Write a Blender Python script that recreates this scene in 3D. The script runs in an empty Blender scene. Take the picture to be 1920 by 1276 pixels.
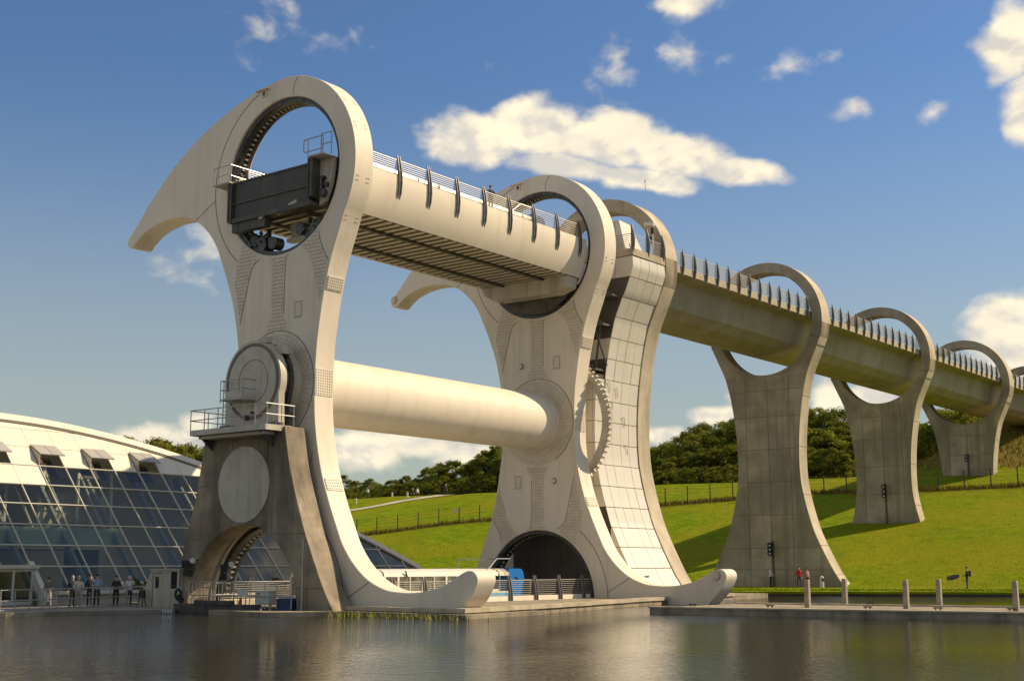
import bpy, bmesh, math, random
from mathutils import Vector, Matrix
random.seed(11)
rnd = random.Random(5)
Z0 = 12.2                      # height of the wheel's axle above the water; shapes below are written with the axle at z = 0
PI = math.pi
scene = bpy.context.scene

# ------------------------------------------------------------------ camera, sky, sun, exposure
cam = bpy.data.cameras.new('camera')
cam.sensor_width = 36.0
cam.lens = 45.684
cam.clip_start = 0.5
cam.clip_end = 6000
cam_o = bpy.data.objects.new('camera', cam)
scene.collection.objects.link(cam_o)
R_ = Vector((0.7910, 0.6119, -0.0010)); U_ = Vector((0.1047, -0.1337, 0.9855)); D_ = Vector((-0.6029, 0.7796, 0.1698))
cm = Matrix(((R_.x, U_.x, -D_.x), (R_.y, U_.y, -D_.y), (R_.z, U_.z, -D_.z))).to_4x4()
cm.translation = Vector((53.7926, -48.1979, -9.7319 + Z0))
cam_o.matrix_world = cm
scene.camera = cam_o

SUN_AZ, SUN_EL = math.radians(52), math.radians(39.5)      # azimuth from +x towards +y
sd = bpy.data.lights.new('sun', 'SUN')
sd.energy = 4.1
sd.angle = math.radians(0.5)
sd.color = (1.0, 0.79, 0.53)
so = bpy.data.objects.new('sun', sd)
scene.collection.objects.link(so)
sv = Vector((math.cos(SUN_AZ) * math.cos(SUN_EL), math.sin(SUN_AZ) * math.cos(SUN_EL), math.sin(SUN_EL)))
so.rotation_euler = sv.to_track_quat('Z', 'Y').to_euler()
so.location = (60, 60, 80)

world = bpy.data.worlds.new("World")
scene.world = world
world.use_nodes = True
wn = world.node_tree.nodes; wl = world.node_tree.links
wn.clear()
SKY_STR = 0.1

class G:
    """tiny helper to write node graphs"""
    def __init__(s, nt): s.n = nt.nodes; s.l = nt.links
    def put(s, sock, v):
        if hasattr(v, 'is_linked'): s.l.new(v, sock)
        else: sock.default_value = v
    def m(s, op, a, b=0.0, c=0.0, clamp=False):
        k = s.n.new('ShaderNodeMath'); k.operation = op; k.use_clamp = clamp
        for i, v in enumerate((a, b, c)): s.put(k.inputs[i], v)
        return k.outputs[0]
    def noise(s, vec, scale, detail=4, rough=0.55, dist=0.0):
        k = s.n.new('ShaderNodeTexNoise'); s.l.new(vec, k.inputs['Vector'])
        k.inputs['Scale'].default_value = scale; k.inputs['Detail'].default_value = detail
        k.inputs['Roughness'].default_value = rough; k.inputs['Distortion'].default_value = dist
        return k.outputs['Fac']
    def comb(s, x, y, z):
        k = s.n.new('ShaderNodeCombineXYZ')
        for i, v in enumerate((x, y, z)): s.put(k.inputs[i], v)
        return k.outputs[0]
    def mapr(s, v, a, b, c=0.0, d=1.0, smooth=False):
        k = s.n.new('ShaderNodeMapRange'); k.interpolation_type = 'SMOOTHSTEP' if smooth else 'LINEAR'
        s.put(k.inputs['Value'], v)
        for nm, q in (('From Min', a), ('From Max', b), ('To Min', c), ('To Max', d)): s.put(k.inputs[nm], q)
        return k.outputs[0]
    def mix(s, f, a, b, mode='MIX'):
        k = s.n.new('ShaderNodeMix'); k.data_type = 'RGBA'; k.blend_type = mode
        s.put(k.inputs['Factor'], f)
        for nm, v in (('A', a), ('B', b)):
            sk = [i for i in k.inputs if i.name == nm and i.type == 'RGBA'][0]
            if hasattr(v, 'is_linked'): s.l.new(v, sk)
            else: sk.default_value = (v[0], v[1], v[2], 1)
        return [o for o in k.outputs if o.type == 'RGBA'][0]
    def sep(s, v):
        k = s.n.new('ShaderNodeSeparateXYZ'); s.l.new(v, k.inputs[0]); return k.outputs

g = G(world.node_tree)
sky = wn.new('ShaderNodeTexSky'); sky.sky_type = 'NISHITA'; sky.sun_disc = False
sky.sun_elevation = SUN_EL; sky.sun_rotation = PI / 2 - SUN_AZ
sky.air_density = 1.0; sky.dust_density = 0.6; sky.ozone_density = 1.6
tc = wn.new('ShaderNodeTexCoord')
dx, dy, dz = g.sep(tc.outputs['Generated'])
az = g.m('MULTIPLY', g.m('ARCTAN2', dx, dy), 57.2958)
el = g.m('MULTIPLY', g.m('ARCSINE', dz), 57.2958)
# clouds: azimuth, elevation, half width, half height (degrees), tilt, amount
CLOUDS = [
 (-39.3,18.6,3.3,1.55,0,1.15),(-36.6,19.0,3.2,1.6,0,1.3),(-33.2,18.5,3.6,1.5,-6,1.3),(-30.2,17.7,3.3,1.15,-8,1.3),(-27.4,16.9,2.7,.8,-8,1.25),(-31.5,16.7,3.0,.7,-8,1.1),(-35.5,17.4,3.5,.8,-6,1.0),
 (-48.82,23.0,2.0,2.0,0,.31),(-46.5,22.6,2.2,.9,10,.27),(-29.64,24.1,2.8,.9,5,.7),(-32.81,21.7,1.6,2.1,-5,.32),
 (-29.57,21.97,2.2,.9,0,.3),(-25.15,21.2,2.3,.9,0,.34),(-22.4,19.1,1.6,.7,0,.32),(-19.0,18.7,1.0,.6,20,.6),
 (-15.7,21.2,1.7,2.0,-30,1.1),(-15.1,18.2,1.4,2.0,0,1.2),(-16.2,9.4,2.7,2.1,0,1.3),(-15.0,8.2,3.4,1.8,0,1.3),
 (-23.9,7.0,1.1,1.1,0,.9),(-22.3,7.1,1.9,.6,0,.9),(-51.1,13.4,1.8,1.6,0,.32),(-52.08,12.0,2.4,.8,-15,.29),
 (-44.2,5.0,2.4,1.5,0,1),(-41.7,5.3,3.0,1.0,0,1),(-39.4,4.7,2.4,.9,0,.95),(-53.1,5.3,2.9,.8,0,.9),(-51.4,5.9,1.0,.8,0,.85),
 (-31.0,5.6,1.2,.6,0,1),(-28.7,6.4,1.6,.6,0,.7),(-27.0,7.2,1.8,.7,5,.6),(-21.9,6.9,1.5,.7,0,.9),(-34.4,4.6,4.0,.8,0,.9),(-38.4,21.8,1.6,.7,0,.26),
 (-72,14,6,2.5,0,.9),(-85,8,8,2,0,1),(10,9,8,2.5,0,1),(30,16,7,2,0,.9),(60,10,9,2,0,1),(100,15,9,3,0,1),
 (-110,18,9,3,0,1),(-130,9,9,2,0,1),(140,8,10,2,0,1),(170,16,8,3,0,.9),(-160,12,8,2,0,.9),(0,22,5,1.5,0,.7),(-5,12,3,1,0,.7)]
best = None; vq = None
for ci, (a0, e0, ra, rb, tilt, wgt) in enumerate(CLOUDS):
    u = g.m('SUBTRACT', az, a0); v = g.m('SUBTRACT', el, e0)
    c, s_ = math.cos(math.radians(tilt)), math.sin(math.radians(tilt))
    p = g.m('MULTIPLY_ADD', v, s_ / ra, g.m('MULTIPLY', u, c / ra))
    q = g.m('MULTIPLY_ADD', v, c / rb, g.m('MULTIPLY', u, -s_ / rb))
    d = g.m('SQRT', g.m('ADD', g.m('MULTIPLY', p, p), g.m('MULTIPLY', q, q)))
    mm = g.m('MULTIPLY_ADD', d, -2.5 * wgt, 2.6 * wgt)
    if ci < 7:                                   # the lobes of the long cloud share one base line
        q = g.m('MULTIPLY', g.m('ADD', g.m('SUBTRACT', el, 18.1), g.m('MULTIPLY', g.m('ADD', az, 35.0), .15)), .62)
    if best is None: best, vq = mm, q
    else:
        cnd = g.m('GREATER_THAN', mm, best); vq = g.m('ADD', g.m('MULTIPLY', vq, g.m('SUBTRACT', 1.0, cnd)), g.m('MULTIPLY', q, cnd)); best = g.m('MAXIMUM', best, mm)
cvec = g.comb(az, g.m('MULTIPLY', el, 1.35), 0.0)
offs = wn.new('ShaderNodeVectorMath'); offs.operation = 'ADD'; wl.new(cvec, offs.inputs[0]); offs.inputs[1].default_value = (.34, .55, 0)
n1 = g.noise(cvec, .55, 8, .52, .2)
s1 = g.noise(cvec, .42, 4, .5, .1); s2 = g.noise(offs.outputs[0], .42, 4, .5, .1)
nb = g.noise(cvec, .22, 3, .5)
# denser cloud added only outside the view, to brighten and warm the ambient light
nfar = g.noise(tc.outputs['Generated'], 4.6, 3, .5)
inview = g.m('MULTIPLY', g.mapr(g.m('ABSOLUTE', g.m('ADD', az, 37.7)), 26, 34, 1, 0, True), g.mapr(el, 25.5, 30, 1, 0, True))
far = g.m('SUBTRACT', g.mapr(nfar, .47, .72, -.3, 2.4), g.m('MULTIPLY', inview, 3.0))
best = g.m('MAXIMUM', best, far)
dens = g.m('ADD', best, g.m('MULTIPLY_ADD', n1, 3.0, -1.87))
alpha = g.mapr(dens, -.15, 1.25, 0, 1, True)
alpha = g.m('MULTIPLY', alpha, g.mapr(el, -1, 3, .0, 1))
shade = g.mapr(g.m('ADD', g.m('MULTIPLY', g.m('SUBTRACT', s1, s2), 1.3), g.m('MULTIPLY', vq, .10)), -.20, .12, 0.0, 1.0, True)
shade = g.m('MULTIPLY', shade, g.mapr(nb, .36, .6, .62, 1.0))
ccol = g.mix(shade, (5.0, 4.7, 4.2), (8.0, 7.0, 5.1))
skyc = sky.outputs['Color']
skyt = g.mix(1.0, skyc, (.47, .60, .74), 'MULTIPLY')
# a little pale summer haze low in the sky, the same all the way round
hz = g.mapr(el, 0, 22, .82, 0, True)
skyt = g.mix(hz, skyt, (3.1, 3.25, 2.55))
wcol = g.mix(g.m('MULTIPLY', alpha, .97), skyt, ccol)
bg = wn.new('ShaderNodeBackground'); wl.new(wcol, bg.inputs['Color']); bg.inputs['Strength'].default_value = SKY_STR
wo = wn.new('ShaderNodeOutputWorld'); wl.new(bg.outputs[0], wo.inputs['Surface'])

scene.render.engine = 'CYCLES'
scene.view_settings.view_transform = 'Standard'
scene.view_settings.look = 'None'
scene.view_settings.exposure = 0.55
scene.view_settings.gamma = 1.0
scene.view_settings.use_curve_mapping = False

# ------------------------------------------------------------------ materials
def principled(name):
    m = bpy.data.materials.new(name); m.use_nodes = True
    b = m.node_tree.nodes['Principled BSDF']
    return m, b, G(m.node_tree)
def surf(name, base, base2=None, rough=.6, scale=1.0, detail=5, lo=.35, hi=.65, bump=0.0, bscale=None, metal=0.0, streak=None, stretch=(1, 1, 1), spec=.5, big=None, vary=0):
    """base colour broken by noise, optional vertical streaks of dirt and fine bump"""
    m, b, g = principled(name)
    t = g.n.new('ShaderNodeTexCoord'); mp = g.n.new('ShaderNodeMapping'); g.l.new(t.outputs['Object'], mp.inputs[0]); mp.inputs['Scale'].default_value = stretch
    col = None
    if base2 is not None:
        n = g.noise(mp.outputs[0], scale, detail)
        col = g.mix(g.mapr(n, lo, hi), base, base2)
    if big is not None:                         # larger patches
        n = g.noise(t.outputs['Object'], big[0], 3)
        col = g.mix(g.mapr(n, .4, .68, 0, big[2]), col if col is not None else base, big[1])
    if streak is not None:                      # rain streaks running down
        mp2 = g.n.new('ShaderNodeMapping'); g.l.new(t.outputs['Object'], mp2.inputs[0]); mp2.inputs['Scale'].default_value = (streak[1], streak[1], streak[1] * .06)
        n = g.noise(mp2.outputs[0], 1.0, 5, .6)
        col = g.mix(g.mapr(n, .5, .72, 0, streak[2]), col if col is not None else base, streak[0])
    if vary:                                    # each cast piece has its own tone
        oi = g.n.new('ShaderNodeObjectInfo'); col = g.mix(g.m('MULTIPLY', oi.outputs['Random'], vary), col, tuple(q * .6 for q in base2))
    if col is None: b.inputs['Base Color'].default_value = (*base, 1)
    else: g.l.new(col, b.inputs['Base Color'])
    b.inputs['Roughness'].default_value = rough; b.inputs['Metallic'].default_value = metal
    b.inputs['Specular IOR Level'].default_value = spec
    if bump:
        n = g.noise(t.outputs['Object'], bscale or scale * 4, 4)
        k = g.n.new('ShaderNodeBump'); k.inputs['Strength'].default_value = min(1, bump * 10); k.inputs['Distance'].default_value = bump
        g.l.new(n, k.inputs['Height']); g.l.new(k.outputs[0], b.inputs['Normal'])
    return m
M = {}
M['paint'] = surf('white_paint', (.77, .70, .565), (.725, .65, .515), .6, .5, 4, bump=.0, spec=.3, streak=((.52, .45, .33), 1.1, .4), big=(.16, (.68, .61, .485), .5))
M['paint_plate'] = surf('white_paint_plate', (.69, .61, .47), (.58, .51, .385), .5, 2.2, 4)
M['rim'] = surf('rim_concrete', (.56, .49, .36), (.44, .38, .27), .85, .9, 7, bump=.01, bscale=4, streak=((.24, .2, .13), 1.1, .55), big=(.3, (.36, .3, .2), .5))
M['bolt'] = surf('bolt_steel', (.46, .405, .31), rough=.6)
M['seam'] = surf('seam_rubber', (.17, .15, .115), rough=.8)
M['dark'] = surf('dark_steel', (.045, .043, .036), (.09, .08, .06), .55, 1.5, 5, streak=((.16, .14, .10), 1.5, .4))
M['gate'] = surf('wet_dark_gate', (.032, .029, .021), (.055, .047, .031), .5, .6, 5, streak=((.11, .085, .05), .9, .6))
M['machine'] = surf('greasy_machine', (.03, .03, .028), (.10, .095, .085), .4, 3.5, 6, metal=.3)
M['grey'] = surf('grey_paint', (.53, .49, .40), (.44, .405, .325), .55, 1.2, 4, streak=((.2, .18, .13), 1.2, .5))
M['cream'] = surf('cream_beam', (.62, .56, .40), (.5, .45, .33), .5, 1, 4)
M['slate'] = surf('slate_fin', (.10, .10, .10), (.14, .135, .125), .45, 2, 3)
M['rail'] = surf('rail_steel', (.50, .47, .40), rough=.4, metal=.5)
M['railblue'] = surf('galvanised_rail', (.36, .36, .36), rough=.4, metal=.6)
M['concrete'] = surf('concrete', (.58, .50, .355), (.40, .345, .235), .88, .7, 8, bump=.012, bscale=3, streak=((.13, .11, .07), .9, .7), big=(.25, (.2, .17, .11), .75), vary=.55)
M['concrete_pale'] = surf('pale_concrete', (.50, .435, .31), (.37, .32, .22), .85, .8, 7, bump=.01, bscale=4, streak=((.2, .175, .125), 1.2, .6))
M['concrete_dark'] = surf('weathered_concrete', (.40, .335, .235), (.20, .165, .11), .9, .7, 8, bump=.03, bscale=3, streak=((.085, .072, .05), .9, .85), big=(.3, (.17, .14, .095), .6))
M['concrete_soffit'] = surf('deck_concrete', (.44, .395, .29), (.34, .30, .21), .85, .35, 7, streak=((.22, .185, .11), .6, .6), big=(.12, (.27, .23, .14), .6))
M['quay'] = surf('quay_stone', (.36, .305, .21), (.19, .16, .105), .9, 1.1, 7, bump=.02, bscale=3, streak=((.10, .09, .06), 1.6, .7))
M['shadepanel'] = surf('painted_shade_panel', (.075, .065, .048), (.055, .048, .035), .7, .6, 4)  # dark colour standing in for shade inside the tower's lower opening
M['joint'] = surf('joint_shadow', (.17, .145, .10), rough=.9)
M['panel'] = surf('clad_panel', (.66, .62, .53), (.62, .58, .49), .38, .5, 3, streak=((.5, .46, .38), 1.3, .25))
M['backing'] = surf('dark_backing', (.09, .08, .065), rough=.8)
M['roof'] = surf('roof_membrane', (.74, .70, .58), (.69, .645, .53), .5, .6, 4, streak=((.6, .55, .44), 1.0, .3))
M['frame'] = surf('white_frame', (.56, .54, .47), rough=.4)
M['flap'] = surf('grey_flap', (.40, .385, .35), (.36, .35, .31), .5, 1.0, 3)
M['inner'] = surf('interior_wall', (.62, .56, .42), (.52, .48, .37), .8, .3, 3)
M['innerfloor'] = surf('interior_floor', (.42, .39, .33), rough=.7)
M['innerbeam'] = surf('interior_beam', (.27, .27, .26), rough=.6)
M['minty'] = surf('pale_green_screen', (.40, .47, .40), rough=.4)
M['plaza'] = surf('plaza_paving', (.27, .24, .19), (.2, .18, .14), .85, 1.2, 5)
M['boat'] = surf('boat_white', (.74, .70, .60), (.70, .65, .55), .35, .8, 3, streak=((.55, .5, .4), 2.0, .25))
M['boatblue'] = surf('boat_blue', (.015, .17, .50), rough=.35)
M['boatsky'] = surf('boat_light_blue', (.12, .42, .70), rough=.35)
M['black'] = surf('black_plastic', (.012, .012, .013), rough=.4)
M['lens'] = surf('lamp_lens', (.5, .52, .55), rough=.15)
M['bin'] = surf('blue_bin', (.02, .05, .13), rough=.5)
M['red'] = surf('red_paint', (.5, .03, .03), rough=.5)
M['wood'] = surf('weathered_post', (.38, .33, .25), (.26, .22, .16), .85, 3, 5)
M['fencepost'] = surf('fence_post', (.07, .06, .05), rough=.8)
M['sign'] = surf('sign_plate', (.62, .6, .54), rough=.5)
M['ink'] = surf('sign_ink', (.06, .06, .06), rough=.7)
M['bark'] = surf('bark', (.10, .08, .055), (.06, .05, .035), .9, 4, 5)
M['path'] = surf('gravel_path', (.55, .49, .38), (.46, .41, .31), .9, 3, 5)
M['skin'] = surf('skin', (.55, .33, .23), rough=.55)
def cloth(n, c): M[n] = surf(n, c, tuple(q * .75 for q in c), .85, 6, 3)
cloth('navy', (.03, .035, .055)); cloth('charcoal', (.035, .033, .032)); cloth('creamshirt', (.62, .57, .47)); cloth('blueshirt', (.28, .36, .52))
cloth('whiteshirt', (.72, .70, .66)); cloth('redshirt', (.52, .03, .03)); cloth('jeans', (.05, .085, .17)); cloth('khaki', (.36, .31, .23)); cloth('greytop', (.18, .16, .13))
cloth('paletrouser', (.5, .47, .42)); cloth('hairgrey', (.42, .40, .37)); cloth('hairbrown', (.06, .035, .02)); cloth('hairwhite', (.62, .6, .56)); cloth('pinktop', (.5, .3, .28))

def glass_mat():
    m = bpy.data.materials.new('window_glass'); m.use_nodes = True
    g = G(m.node_tree); g.n.clear()
    tr = g.n.new('ShaderNodeBsdfTransparent'); tr.inputs[0].default_value = (.80, .83, .79, 1)
    gl = g.n.new('ShaderNodeBsdfGlossy'); gl.inputs['Roughness'].default_value = .02; gl.inputs[0].default_value = (.9, .9, .88, 1)
    fr = g.n.new('ShaderNodeFresnel'); fr.inputs[0].default_value = 1.5
    ge = g.n.new('ShaderNodeNewGeometry'); fac = g.m('MULTIPLY', g.m('MULTIPLY', fr.outputs[0], g.m('SUBTRACT', 1.0, ge.outputs['Backfacing'])), 1.25, clamp=True)
    mx = g.n.new('ShaderNodeMixShader'); g.l.new(fac, mx.inputs[0])
    g.l.new(tr.outputs[0], mx.inputs[1]); g.l.new(gl.outputs[0], mx.inputs[2])
    o = g.n.new('ShaderNodeOutputMaterial'); g.l.new(mx.outputs[0], o.inputs[0])
    return m
M['glass'] = glass_mat()
M['glassdark'] = surf('dark_window', (.02, .025, .03), rough=.05, spec=.9)
M['boatwindow'] = surf('boat_window', (.06, .06, .05), (.20, .19, .15), .08, 2.2, 5, spec=.8)

def water_mat():
    m, b, g = principled('water')
    b.inputs['Base Color'].default_value = (.016, .015, .008, 1); b.inputs['Roughness'].default_value = .03; b.inputs['IOR'].default_value = 1.33
    t = g.n.new('ShaderNodeTexCoord')
    n1 = g.noise(t.outputs['Object'], 1.7, 3, .6, .5); n2 = g.noise(t.outputs['Object'], 5.5, 4, .62, .4)
    nz = g.noise(t.outputs['Object'], .05, 2)                    # gusts: calmer and more ruffled patches
    h = g.m('MULTIPLY_ADD', n2, .6, n1)
    k = g.n.new('ShaderNodeBump'); k.inputs['Distance'].default_value = .105
    wx = g.sep(t.outputs['Object'])[0]                           # the corner by the jetty lies sheltered and calmer
    g.l.new(g.m('MULTIPLY', g.mapr(nz, .36, .6, .45, .95), g.mapr(wx, 15, 29, 1.0, .22, True)), k.inputs['Strength'])
    g.l.new(h, k.inputs['Height']); g.l.new(k.outputs[0], b.inputs['Normal'])
    return m
M['water'] = water_mat()

def grass_mat(name, c1, c2, c3, dry):
    m, b, g = principled(name)
    t = g.n.new('ShaderNodeTexCoord'); P = t.outputs['Object']
    n1 = g.noise(P, .09, 4); n2 = g.noise(P, .7, 8, .72); n3 = g.noise(P, 6.0, 4, .7)
    col = g.mix(g.mapr(n2, .36, .66), c1, c2)
    col = g.mix(g.mapr(n1, .40, .62, 0, .8), col, c3)
    col = g.mix(g.mapr(n3, .55, .75, 0, dry), col, (.24, .19, .03))
    g.l.new(col, b.inputs['Base Color']); b.inputs['Roughness'].default_value = .9; b.inputs['Specular IOR Level'].default_value = .03
    k = g.n.new('ShaderNodeBump'); k.inputs['Strength'].default_value = 1; k.inputs['Distance'].default_value = .22
    g.l.new(g.m('MULTIPLY_ADD', n3, .6, n2), k.inputs['Height']); g.l.new(k.outputs[0], b.inputs['Normal'])
    return m
M['lawn'] = grass_mat('mown_grass', (.105, .18, .003), (.235, .30, .005), (.24, .235, .010), .45)
M['rough'] = grass_mat('rough_grass', (.20, .15, .03), (.31, .225, .06), (.15, .14, .02), .6)

M['soil'] = surf('bank_soil', (.07, .055, .035), (.045, .037, .022), .95, 2, 5)
def leaf_mat(name, c1, c2, c3):
    m = bpy.data.materials.new(name); m.use_nodes = True
    g = G(m.node_tree); g.n.clear()
    t = g.n.new('ShaderNodeTexCoord'); oi = g.n.new('ShaderNodeObjectInfo')
    n1 = g.noise(t.outputs['Object'], .55, 4); n2 = g.noise(t.outputs['Object'], 4.0, 2)
    col = g.mix(g.mapr(n1, .36, .64), c1, c2); col = g.mix(g.mapr(n2, .45, .75, 0, .7), col, c3)
    col = g.mix(g.m('MULTIPLY', oi.outputs['Random'], .45), col, (.10, .085, .02))
    d = g.n.new('ShaderNodeBsdfDiffuse'); tl = g.n.new('ShaderNodeBsdfTranslucent')
    g.l.new(col, d.inputs[0]); g.l.new(col, tl.inputs[0])
    mx = g.n.new('ShaderNodeMixShader'); mx.inputs[0].default_value = .5
    g.l.new(d.outputs[0], mx.inputs[1]); g.l.new(tl.outputs[0], mx.inputs[2])
    o = g.n.new('ShaderNodeOutputMaterial'); g.l.new(mx.outputs[0], o.inputs[0])
    return m
M['leaf0'] = leaf_mat('leaves_dark', (.100, .139, .019), (.190, .234, .031), (.290, .311, .045))
M['leaf1'] = leaf_mat('leaves_olive', (.177, .194, .027), (.288, .295, .044), (.371, .355, .068))
M['leaf2'] = leaf_mat('leaves_mid', (.164, .208, .024), (.279, .325, .041), (.397, .397, .070))

# ------------------------------------------------------------------ mesh and object helpers
class MB:
    def __init__(s): s.v = []; s.f = []; s.mi = []; s.k = 0
    def add(s, vs, fs):
        o = len(s.v); s.v += [tuple(q) for q in vs]
        for f in fs: s.f.append([o + i for i in f]); s.mi.append(s.k)
        return s
    def poly(s, pts): return s.add(pts, [list(range(len(pts)))])
    def box(s, x0, y0, z0, x1, y1, z1):
        v = [(x0, y0, z0), (x1, y0, z0), (x1, y1, z0), (x0, y1, z0), (x0, y0, z1), (x1, y0, z1), (x1, y1, z1), (x0, y1, z1)]
        return s.add(v, [(3, 2, 1, 0), (4, 5, 6, 7), (0, 1, 5, 4), (1, 2, 6, 5), (2, 3, 7, 6), (3, 0, 4, 7)])
    def obox(s, c, sx, sy, sz, mat3):
        v = []
        for z in (-.5, .5):
            for x, y in ((-.5, -.5), (.5, -.5), (.5, .5), (-.5, .5)): v.append(Vector(c) + mat3 @ Vector((x * sx, y * sy, z * sz)))
        return s.add(v, [(3, 2, 1, 0), (4, 5, 6, 7), (0, 1, 5, 4), (1, 2, 6, 5), (2, 3, 7, 6), (3, 0, 4, 7)])
    def bar(s, p0, p1, r, n=6, r1=None):
        p0 = Vector(p0); p1 = Vector(p1); d = (p1 - p0).normalized(); a = d.orthogonal().normalized(); b = d.cross(a)
        r1 = r if r1 is None else r1; v = []
        for p, q in ((p0, r), (p1, r1)):
            for i in range(n):
                t = 2 * PI * i / n; v.append(p + (a * math.cos(t) + b * math.sin(t)) * q)
        return s.add(v, [[i, (i + 1) % n, n + (i + 1) % n, n + i] for i in range(n)] + [list(range(n))[::-1], list(range(n, 2 * n))])
    def tube(s, pts, r, n=6):
        for a, b in zip(pts, pts[1:]): s.bar(a, b, r, n)
        return s
    def prism(s, poly, axis, a0, a1):
        """2-D polygon pushed along an axis; poly is (x,z) for axis y, (y,z) for axis x, (x,y) for axis z"""
        def P(q, a):
            if axis == 'y': return (q[0], a, q[1])
            if axis == 'x': return (a, q[0], q[1])
            return (q[0], q[1], a)
        n = len(poly); v = [P(q, a0) for q in poly] + [P(q, a1) for q in poly]
        area = sum(poly[i][0] * poly[(i + 1) % n][1] - poly[(i + 1) % n][0] * poly[i][1] for i in range(n))
        f = [[i, (i + 1) % n, n + (i + 1) % n, n + i] for i in range(n)] + [list(range(n))[::-1], list(range(n, 2 * n))]
        flip = (area < 0) != (axis == 'y')
        if flip: f = [q[::-1] for q in f]
        return s.add(v, f)
    def lathe(s, cx, cz, prof, n=48, a0=0, a1=2 * PI, closed=False):
        """profile of (radius, y) turned about the y axis through (cx, cz)"""
        full = abs(a1 - a0 - 2 * PI) < 1e-6; m = n if full else n + 1; v = []
        for i in range(m):
            t = a0 + (a1 - a0) * i / n
            for r, y in prof: v.append((cx + r * math.cos(t), y, cz + r * math.sin(t)))
        k = len(prof); f = []
        for i in range(n):
            j = (i + 1) % m
            for q in range(k if closed else k - 1):
                q2 = (q + 1) % k
                f.append([i * k + q, i * k + q2, j * k + q2, j * k + q])
        return s.add(v, f)
    def mesh(s, name, mats, off=(0, 0, 0), smooth=None):
        me = bpy.data.meshes.new(name)
        me.from_pydata([(x - off[0], y - off[1], z - off[2]) for x, y, z in s.v], [], s.f)
        for m in (mats if isinstance(mats, (list, tuple)) else [mats]): me.materials.append(M[m] if isinstance(m, str) else m)
        if s.k or any(s.mi): me.polygons.foreach_set('material_index', s.mi)
        fixn(me)
        if smooth: me.shade_smooth(); me.set_sharp_from_angle(angle=math.radians(smooth))
        return me
def fixn(me):
    bm = bmesh.new(); bm.from_mesh(me); bmesh.ops.recalc_face_normals(bm, faces=bm.faces); bm.to_mesh(me); bm.free()

BASE = {}
def link(o): scene.collection.objects.link(o); return o
def tag(o, label=None, cat=None, group=None, kind=None):
    if label: o['label'] = label
    if cat: o['category'] = cat
    if group: o['group'] = group
    if kind: o['kind'] = kind
    return o
def thing(name, label, cat, base=(0, 0, 0), group=None):
    o = link(bpy.data.objects.new(name, None)); o.empty_display_size = .3
    o.location = (base[0], base[1], base[2] + Z0); BASE[o.name] = tuple(base)
    return tag(o, label, cat, group)
def put(name, me, parent, loc=(0, 0, 0), label=None, kind=None):
    o = link(bpy.data.objects.new(name, me)); o.parent = parent; o.location = loc
    if parent.name in BASE: BASE[o.name] = BASE[parent.name] if not any(loc) else tuple(a + b for a, b in zip(BASE[parent.name], loc))
    return tag(o, label, None, None, kind)
def part(name, mb, mat, parent, label=None, kind=None, smooth=None):
    return put(name, mb.mesh(name, mat, BASE[parent.name], smooth), parent, (0, 0, 0), label, kind)
def single(name, mb, mat, label, cat, group=None, smooth=None, kind=None):
    xs = [q[0] for q in mb.v]; ys = [q[1] for q in mb.v]; zs = [q[2] for q in mb.v]
    b = ((min(xs) + max(xs)) / 2, (min(ys) + max(ys)) / 2, min(zs))
    o = link(bpy.data.objects.new(name, mb.mesh(name, mat, b, smooth))); o.location = (b[0], b[1], b[2] + Z0); BASE[o.name] = b
    return tag(o, label, cat, group, kind)
def structure(name, mb, mat, smooth=None, loc=(0, 0, 0)):
    o = link(bpy.data.objects.new(name, mb.mesh(name, mat, loc, smooth))); o.location = (loc[0], loc[1], loc[2] + Z0); BASE[o.name] = loc
    o['kind'] = 'structure'; return o
def copy_tree(o, parent=None, shift=(0, 0, 0)):
    c = o.copy(); link(c)
    if parent is not None: c.parent = parent
    else: c.location = (o.location[0] + shift[0], o.location[1] + shift[1], o.location[2] + shift[2])
    BASE[c.name] = tuple(a + b for a, b in zip(BASE.get(o.name, (0, 0, 0)), shift))
    for ch in o.children: copy_tree(ch, c, shift)
    return c
def spline(pts, n=6, closed=False):
    out = []; m = len(pts)
    rng = m if closed else m - 1
    for i in range(rng):
        p = [pts[(i + k) % m] if closed else pts[min(max(i + k, 0), m - 1)] for k in (-1, 0, 1, 2)]
        for j in range(n):
            t = j / n
            out.append(tuple(.5 * (2 * p[1][a] + (p[2][a] - p[0][a]) * t + (2 * p[0][a] - 5 * p[1][a] + 4 * p[2][a] - p[3][a]) * t * t + (3 * p[1][a] - p[0][a] - 3 * p[2][a] + p[3][a]) * t ** 3) for a in range(len(pts[0]))))
    if not closed: out.append(tuple(pts[-1]))
    return out
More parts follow.
